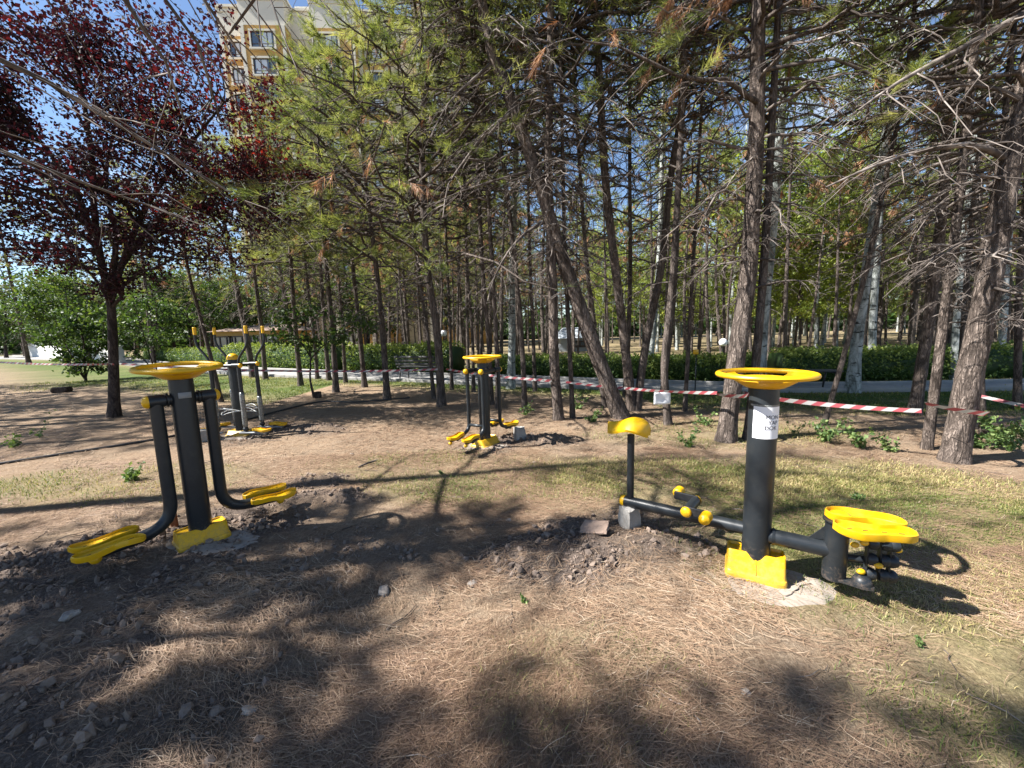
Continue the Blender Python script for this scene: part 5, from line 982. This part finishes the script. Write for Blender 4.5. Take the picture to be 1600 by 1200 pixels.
for k, (px, py, s, lab) in enumerate([(390, 1116, .055, 'pale angular stone in the sunny strip at lower left'), (115, 978, .085, 'pale flat stone on dark soil at left'), (550, 712, .06, 'small grey stone on the ground between the two swing machines'), (738, 918, .06, 'flat dark stone in the shade at the centre'),
      (600, 928, .075, 'dark flat stone in the shade left of centre'), (835, 722, .04, 'tiny pale stone behind the shaded strip near the middle machine'), (1165, 1085, .045, 'greyish clod in the needles at lower right'), (795, 812, .05, 'pale stone by the dug soil left of the tile'), (518, 1165, .03, 'small round dark stone at the bottom edge')]):
    q = gp(px, py); z_ = G(q[0], q[1]); rough_block('stone', (q[0], q[1], z_+s*.12), (s*1.1, s*.8, s*.5), k*1.3, M['stone'], 20+k, lab, 'stone', .22, (.2*(k % 3-1), .15), 4)
q = gp(97, 613); rough_block('wood_stump', (q[0], q[1], .08), (.42, .3, .2), .3, M['plum_bark'], 44, 'dark low stump on the ground left of the plum tree', 'stump', .06)
q = gp(497, 622); rough_block('wood_stump', (q[0], q[1], .08), (.16, .14, .18), .3, M['plum_bark'], 47, 'small dark stub at the foot of the sapling', 'stump', .08)
q = gp(274, 826); MB_ = MB().add(*box((0, 0, .42), (.045, .03, .86), .3, .004)); st = MB_.build('wooden_stake', M['rust'], None, False, (q[0], q[1], G(q[0], q[1])-.03)); st.rotation_euler.y = -.02; tag(st, 'reddish brown stake standing behind the left swing machine', 'stake')
hp = [gp(x, y) for x, y in ((-120, 745), (0, 727), (130, 706), (250, 686), (340, 668), (430, 645), (500, 629), (560, 629), (640, 622))]; hs = smooth_path([(p[0], p[1], 0) for p in hp], 80); hs[:, 2] = gz(hs[:, 0], hs[:, 1])+.014; tag(MB().add(*tubes(hs[None], np.full((1, 80), .020), 8)).build('hose', M['hose']), 'black irrigation hose lying across the ground from the left edge', 'hose')
q = gp(770, 702); 
# fallen stick
q0, q1 = gp(560, 732), gp(590, 722); tag(MB().add(*tube([(q0[0], q0[1], G(q0[0], q0[1])+.012), ((q0[0]+q1[0])/2, (q0[1]+q1[1])/2, .03), (q1[0], q1[1], G(q1[0], q1[1])+.02)], .012, 6, 8)).build('stick', M['twig']), 'short fallen stick on the grass before the middle machine', 'stick')

# ---------------------------------------------------------------- barrier tape
m, nt, N, L = mat('barrier_tape'); out = nd(nt, 'ShaderNodeOutputMaterial'); b = nd(nt, 'ShaderNodeBsdfPrincipled', Roughness=.4); tr = nd(nt, 'ShaderNodeBsdfTranslucent'); ms = nd(nt, 'ShaderNodeMixShader'); ms.inputs[0].default_value = .3
at = nd(nt, 'ShaderNodeAttribute', attribute_name='tint'); fr = nd(nt, 'ShaderNodeMath', operation='FRACT'); L.new(at.outputs['Fac'], fr.inputs[0]); r = ramp(nt, [(0, (.29, .055, .065)), (.42, (.29, .055, .065)), (.50, (.36, .35, .335)), (.92, (.36, .35, .335)), (1, (.29, .055, .065))]); L.new(fr.outputs[0], r.inputs['Fac']); L.new(r.outputs[0], b.inputs['Base Color']); L.new(r.outputs[0], tr.inputs['Color'])
L.new(b.outputs[0], ms.inputs[1]); L.new(tr.outputs[0], ms.inputs[2]); L.new(ms.outputs[0], out.inputs[0]); M['tape'] = m
def tape(pts, lab, sag=.05, w=.07, seed=0):
    P = []; 
    for i in range(len(pts)-1):
        a, c = np.array(pts[i]), np.array(pts[i+1]); n = max(6, int(np.linalg.norm(c-a)*14)); t = np.linspace(0, 1, n, endpoint=(i == len(pts)-2))[:, None]; q_ = a*(1-t)+c*t; q_[:, 2] -= 4*sag*np.linalg.norm(c-a)/5*(t*(1-t))[:, 0]; P.append(q_)
    P = np.concatenate(P); d = np.concatenate([[0], np.cumsum(np.linalg.norm(np.diff(P, axis=0), axis=1))]); tg = unit(np.gradient(P, axis=0)); sd = unit(np.cross(tg, np.array([0, 0, 1.])))
    tw_ = 1.0*fbm(np.stack([d*.9, d*0+seed, d*0], -1), seed, 2); up = np.array([0, 0, 1.])*np.cos(tw_)[:, None]+sd*np.sin(tw_)[:, None]
    rows = np.array([P+up*w*o for o in (-.5, -.17, .17, .5)]); n = len(P); V = rows.reshape(-1, 3); i = (np.arange(3)[:, None]*n+np.arange(n-1)[None]).ravel()
    ti = np.concatenate([d/.19-o*.36 for o in (-.5, -.17, .17, .5)]); return tag(MB().add(V, np.stack([i, i+1, i+n+1, i+n], -1), ti).build('barrier_tape', M['tape']), lab, 'barrier tape', 'red and white barrier tapes')
pl_c = gp(178, 652); r1 = dp(178, 569, pl_c[1]-.13)
tape([dp(-160, 560, 12.5), dp(-60, 561, 10.9), r1], 'red and white tape from the left edge to the plum trunk', .04, .045, 1)
p690 = gp(690, 634); p873 = gp(873, 657); p1134 = gp(1134, 688); p1490 = gp(1490, 720)
tape([r1+(.14, .02, 0), dp(684, 577, p690[1]-.12)], 'long tape from the plum trunk to the pine with green sprays', .07, .045, 2)
tape([dp(697, 577, p690[1]-.12), dp(862, 595, p873[1]-.12)], 'tape passing behind the middle machine to the upright pine', .05, .045, 3)
tape([dp(884, 597, p873[1]-.12), dp(972, 606, 6.95), dp(1120, 614, p1134[1]-.19)], 'tape from the upright pine past the hung paper to the scarred pine', .05, .045, 4)
def wrap(c, r, a0, a1, z0, z1, lab, seed): 
    a = np.linspace(a0, a1, 14); tape([np.array([c[0]+r*math.cos(t), c[1]+r*math.sin(t), z0+(z1-z0)*i/13]) for i, t in enumerate(a)], lab, 0, .062, seed)
zt = dp(1140, 615, p1134[1])[2]; t7 = dp(1142, 617, p1134[1]); wrap(t7, .20, -3.3, .3, zt, zt-.01, 'tape wound round the trunk of the scarred pine', 5)
tape([t7+(.2, -.02, 0), dp(1440, 642, p1490[1]+.05), ], 'wide tape stretched from the scarred pine past the tall grey post to the right pair', .09, .055, 6)
t13 = dp(1476, 636, p1490[1]); wrap(t13, .31, -2.9, -.1, dp(1450, 628, p1490[1])[2], dp(1505, 645, p1490[1])[2], 'tape tied round the thickest pine at right', 7)
tape([dp(1524, 617, 5.2), dp(1660, 647, 4.6)], 'tape leaving the right edge behind the thickest pine', .03, .045, 8)
def sheet(c, w, h, rz, lab, seed):
    n = 9; x, z = np.meshgrid(np.linspace(-w/2, w/2, n), np.linspace(0, -h, n)); y = .012*fbm(np.stack([x*9, z*9, x*0+seed], -1), seed, 2); i = (np.arange(n-1)[:, None]*n+np.arange(n-1)[None]).ravel(); V = rotz(np.stack([x, y, z], -1).reshape(-1, 3), rz); me = MB().add(V, np.stack([i, i+n, i+n+1, i+1], -1)); o = me.build('hung_paper', M['paper'], None, True, c); so = o.modifiers.new('t', 'SOLIDIFY'); so.thickness = .001; tag(o, lab, 'paper')
sheet(dp(1035, 613, 6.2), .27, .195, .05, 'blank white paper hanging from the tape behind the saddle', 3)
sheet(dp(228, 572, 8.6), .38, .17, .1, 'white paper hanging from the tape just above the left handwheel', 4)

# ---------------------------------------------------------------- ground litter (nobody could count it)
rg = np.random.default_rng(900)
def scatter(n, x0, x1, y0, y1, dens):
    out_ = []; got = 0
    while got < n:
        x = rg.uniform(x0, x1, n*2); y = rg.uniform(y0, y1, n*2); k = (rg.random(n*2) < dens(x, y)) & (np.abs(x) < y*1.36+.25); out_.append(np.c_[x, y][k]); got += k.sum()
    return np.concatenate(out_)[:n]
def groundz(x, y):
    s = soilm(x, y); return gz(x, y)+s*(np.clip(n2(x, y, 9, 41, 3), -.4, 1)*.032+np.clip(n2(x, y, 26, 45, 2), -.3, 1)*.018)*np.clip(1.6-np.hypot(x, y-3)/8, 0, 1)+.006*n2(x, y, 7, 31, 2)*np.clip(1-np.hypot(x, y-3)/8, 0, 1)
def needles(n, x0, x1, y0, y1, lmu, w, seed, dens):
    Q = scatter(n, x0, x1, y0, y1, dens); x, y = Q[:, 0], Q[:, 1]; a = n2(x, y, .9, 61, 2)*2.2+rg.normal(0, .9, n)+.4; l = lmu*rg.uniform(.6, 1.25, n); cur = rg.normal(0, .55, n)
    P = [];
    for s in (-.5, -.17, .17, .5): an = a+cur*s; P.append(np.stack([x+np.cos(an)*l*s, y+np.sin(an)*l*s], -1))
    P = np.stack(P, 1); z = groundz(P[..., 0].ravel(), P[..., 1].ravel()).reshape(n, 4)+.003+rg.uniform(0, .012, (n, 1))+rg.uniform(0, .010, (n, 4)); side = np.stack([-np.sin(a), np.cos(a)], -1)[:, None]*np.array([.5, 1, 1, .4])[None, :, None]*w/2
    V = np.stack([np.dstack([P-side, z]), np.dstack([P+side, z+.0006])], 2).reshape(n, 8, 3); i = np.arange(n)[:, None]*8
    F = np.concatenate([i+np.array([[0, 1, 3, 2]])+2*k for k in range(3)]); t = np.clip(.45+.28*n2(x, y, .8, 88, 2)+rg.normal(0, .2, n), 0, 1)
    return V, F, np.repeat(t, 8)
nlm = MB()
dn = lambda x, y: np.clip(.40+.95*n2(x, y, 1.4, 5, 3), .03, 1)*(1-.85*soilm(x, y))*(1-.55*grassm(x, y))
nlm.add(*needles(34000, -3.6, 3.6, .75, 2.6, .11, .0019, 1, dn)); nlm.add(*needles(32000, -5.5, 5.5, 2.3, 5.2, .115, .0026, 2, dn)); nlm.add(*needles(14000, -9, 9, 5, 9, .14, .006, 3, dn))
tag(nlm.build('needle_litter', M['litter'], None, False), 'fallen brown pine needles strewn over the ground', 'pine needles', kind='stuff')
def blades(n, x0, x1, y0, y1, l, w, dens):
    Q = scatter(n, x0, x1, y0, y1, dens); x, y = Q[:, 0], Q[:, 1]; a = rg.uniform(0, 6.28, n); le = rg.uniform(.2, 1.3, n); ll = l*rg.uniform(.5, 1.4, n); z = groundz(x, y)
    b0 = np.stack([x, y, z-.003], -1); sd = np.stack([-np.sin(a), np.cos(a), 0*a], -1)*w/2; md = b0+np.stack([np.cos(a)*le*ll*.35, np.sin(a)*le*ll*.35, ll*.55], -1); tp = b0+np.stack([np.cos(a)*le*ll, np.sin(a)*le*ll, ll*.85], -1)
    V = np.stack([b0-sd, b0+sd, md+sd*.8, md-sd*.8, tp], 1); i = np.arange(n)[:, None]*5; t = np.clip(.42-.45*n2(x, y, 1.3, 66, 2)-.35*lawnm(x, y)+rg.normal(0, .22, n), 0, 1)
    return V, [i+np.array([[0, 1, 2, 3]]), i+np.array([[3, 2, 4]])], np.repeat(t, 5)
gd = lambda x, y: np.maximum(grassm(x, y)**1.5, lawnm(x, y)*(y < path_up(x)))*(1-.9*soilm(x, y))*np.clip(.6+1.1*n2(x, y, 2.4, 91, 2), .05, 1)
gb = MB(); gb.add(*blades(42000, -3, 5.2, 1.1, 4.6, .032, .0035, gd)); gb.add(*blades(22000, -8, 9, 3.6, 7, .04, .006, gd)); gb.add(*blades(24000, -20, 16, 6.5, 17, .06, .014, gd))
tag(gb.build('grass', M['grass'], None, False), 'thin dry and green grass growing through the needles', 'grass', kind='stuff')
ico = bmesh.new(); bmesh.ops.create_icosphere(ico, subdivisions=1, radius=1); iv = np.array([v.co[:] for v in ico.verts]); jf = np.array([[v.index for v in f.verts] for f in ico.faces]); ico.free()
sd_ = lambda x, y: soilm(x, y)**2*np.clip(.5+n2(x, y, 4, 15, 2), .03, 1)
Q = scatter(7000, -4.4, 1.6, 1.1, 7.2, sd_); n = len(Q); s = .003+.024*rg.random(n)**9+.005*rg.random(n); A = frames(rg.normal(size=(n, 3)), rg); jit = iv[None]*(1+rg.uniform(-.42, .42, (n, len(iv), 1)))
V = np.einsum('nij,nvj->nvi', A, jit*rg.uniform(.5, 1.25, (n, 1, 3)))*s[:, None, None]+np.c_[Q, groundz(Q[:, 0], Q[:, 1])+s*.35][:, None]; F = (np.arange(n)[:, None, None]*len(iv)+jf[None]).reshape(-1, 3)
M['clod'] = paint('soil_clods', (.17, .13, .105), .95, .35, 14, dust_or_glint=(.28, .23, .19), dust_or_glint_amt=.5, bump=.1, spec=.1)
tag(MB().add(V, F).build('soil_clods', M['clod'], None, False), 'loose dug soil crumbs around the new machine bases', 'soil', kind='stuff')
rgt = np.random.default_rng(909); nt_ = 170; Qt = scatter(nt_, -6, 6, 1.2, 8, lambda x, y: np.clip(.6-soilm(x, y), 0, 1)); az_ = rgt.uniform(0, 6.28, nt_); Lt = rgt.uniform(.06, .32, nt_)
Pt = branch_curves(rgt, np.c_[Qt, Qt[:, 0]*0], az_, Lt, np.zeros(nt_), np.zeros(nt_), 7, .05); Pt[..., 2] = groundz(Pt[..., 0].ravel(), Pt[..., 1].ravel()).reshape(nt_, 7)+.007+np.abs(Pt[..., 2])*.3
tag(MB().add(*tubes(Pt, (.0022+.010*Lt)[:, None]*np.linspace(1, .5, 7)[None]*rgt.uniform(.5, 1, (nt_, 1)), 5)).build('fallen_twigs', M['twig'], None), 'small broken twigs scattered over the needle litter', 'twigs', kind='stuff')
# concrete footing smears
for (cx, cy, rx, ry, lab) in ((D0[0]+.06, D0[1]-.12, .34, .22, 'sandy concrete smear round the base of the right machine'), (A0[0]+.08, A0[1]-.02, .40, .20, 'grey concrete smear round the base of the left machine'), (C0[0]+.05, C0[1]-.05, .42, .32, 'grey concrete pad under the elliptical machine'), (B0[0]-.02, B0[1]-.03, .34, .26, 'grey concrete smear under the middle machine')):
    a = np.linspace(0, 2*np.pi, 41)[:-1]; rings = []
    for f_ in (0.02, .35, .65, .85, 1.0):
        rr = f_*(1+.22*fbm(np.stack([np.cos(a)*1.6+cx*3, np.sin(a)*1.6, a*0], -1), 4, 3)*(f_ > .5)); x = cx+rx*rr*np.cos(a); y = cy+ry*rr*np.sin(a); rings.append(np.stack([x, y, groundz(x, y)+(.006 if f_ < 1 else -.014)+.004*vnoise(np.stack([x*40, y*40, x*0], -1), 3)], -1))
    V, F = loft(rings, True, False); tag(MB().add(V, F).build('concrete_footing', M['footing']), lab, 'footing')
# small weeds
def weed(px, py, h, lab, seed, nst=6, nl=26, leaf=.035):
    q = gp(px, py); rg_ = np.random.default_rng(seed); z_ = G(q[0], q[1]); r = empty('weed', (q[0], q[1], z_), 0, lab, 'weed', 'small weeds in the needles'); az = rg_.uniform(0, 6.28, nst)
    P = branch_curves(rg_, np.zeros((nst, 3)), az, np.full(nst, h*.6)*rg_.uniform(.5, 1.2, nst), rg_.uniform(1.0, 2.2, nst), rg_.uniform(-.6, 0, nst), 7, .04); MB().add(*tubes(P, np.full((nst, 1), .003)*np.linspace(1, .4, 7)[None], 4)).build('stem', M['weed'], r)
    i = rg_.integers(1, 7, nl*nst//2); src = P[rg_.integers(0, nst, len(i)), i]+rg_.normal(0, h*.05, (len(i), 3)); src[:, 2] = np.maximum(src[:, 2], .01); mb = MB(); put_leaves(mb, src, rg_, leaf); mb.build('leaves', M['weed'], r, False)
WEEDS = [(207, 752, .16, 'leafy weed left of the left swing machine', 8, 40, .05), (62, 684, .35, 'tall thin weed near the left edge', 5, 14, .06), (1190, 716, .18, 'weed at the foot of the scarred pine', 7, 40, .05), (1290, 690, .35, 'bushy weed at the foot of the slender leaning pine', 9, 50, .06), (1240, 680, .4, 'tall sparse weed right of the tall grey post', 5, 16, .05), (1345, 700, .3, 'weed between the slender leaning pine and the right pair', 7, 40, .06),
  (1390, 705, .22, 'low weed left of the right pair of pines', 7, 36, .05), (1530, 700, .35, 'leafy weed behind the foot of the thickest pine', 9, 60, .06), (1580, 705, .4, 'leafy weed clump at the right edge', 9, 60, .06), (1560, 690, .35, 'weed clump between the thickest pine and the right edge', 9, 60, .06), (925, 660, .25, 'weed left of the foot of the leaning pine', 7, 40, .05), (1075, 700, .2, 'low weed behind the saddle, left of the scarred pine', 7, 36, .05),
  (1100, 665, .25, 'weed beside the thin dark straight pine', 7, 36, .05), (820, 650, .25, 'weed at the foot of the sunlit slim pine', 7, 36, .05), (905, 640, .3, 'weed behind the thin pine', 7, 36, .06), (1340, 782, .06, 'bright green weed in the grass behind the twist pads', 8, 30, .03), (690, 740, .04, 'tiny weed in front of the middle machine', 6, 24, .022), (1440, 1010, .035, 'green tuft in the needles at lower right', 8, 30, .018), (820, 945, .035, 'small green tuft in the sunny patch at the centre', 8, 30, .018), (20, 700, .2, 'low weed at the left edge above the hose', 7, 30, .05)]
for k, (px, py, h, lab, ns_, nl_, lf_) in enumerate(WEEDS): weed(px, py, h, lab, 950+k, ns_, nl_, lf_)
print('total polys', sum(len(m_.polygons) for m_ in bpy.data.meshes), 'objects', len(bpy.data.objects))
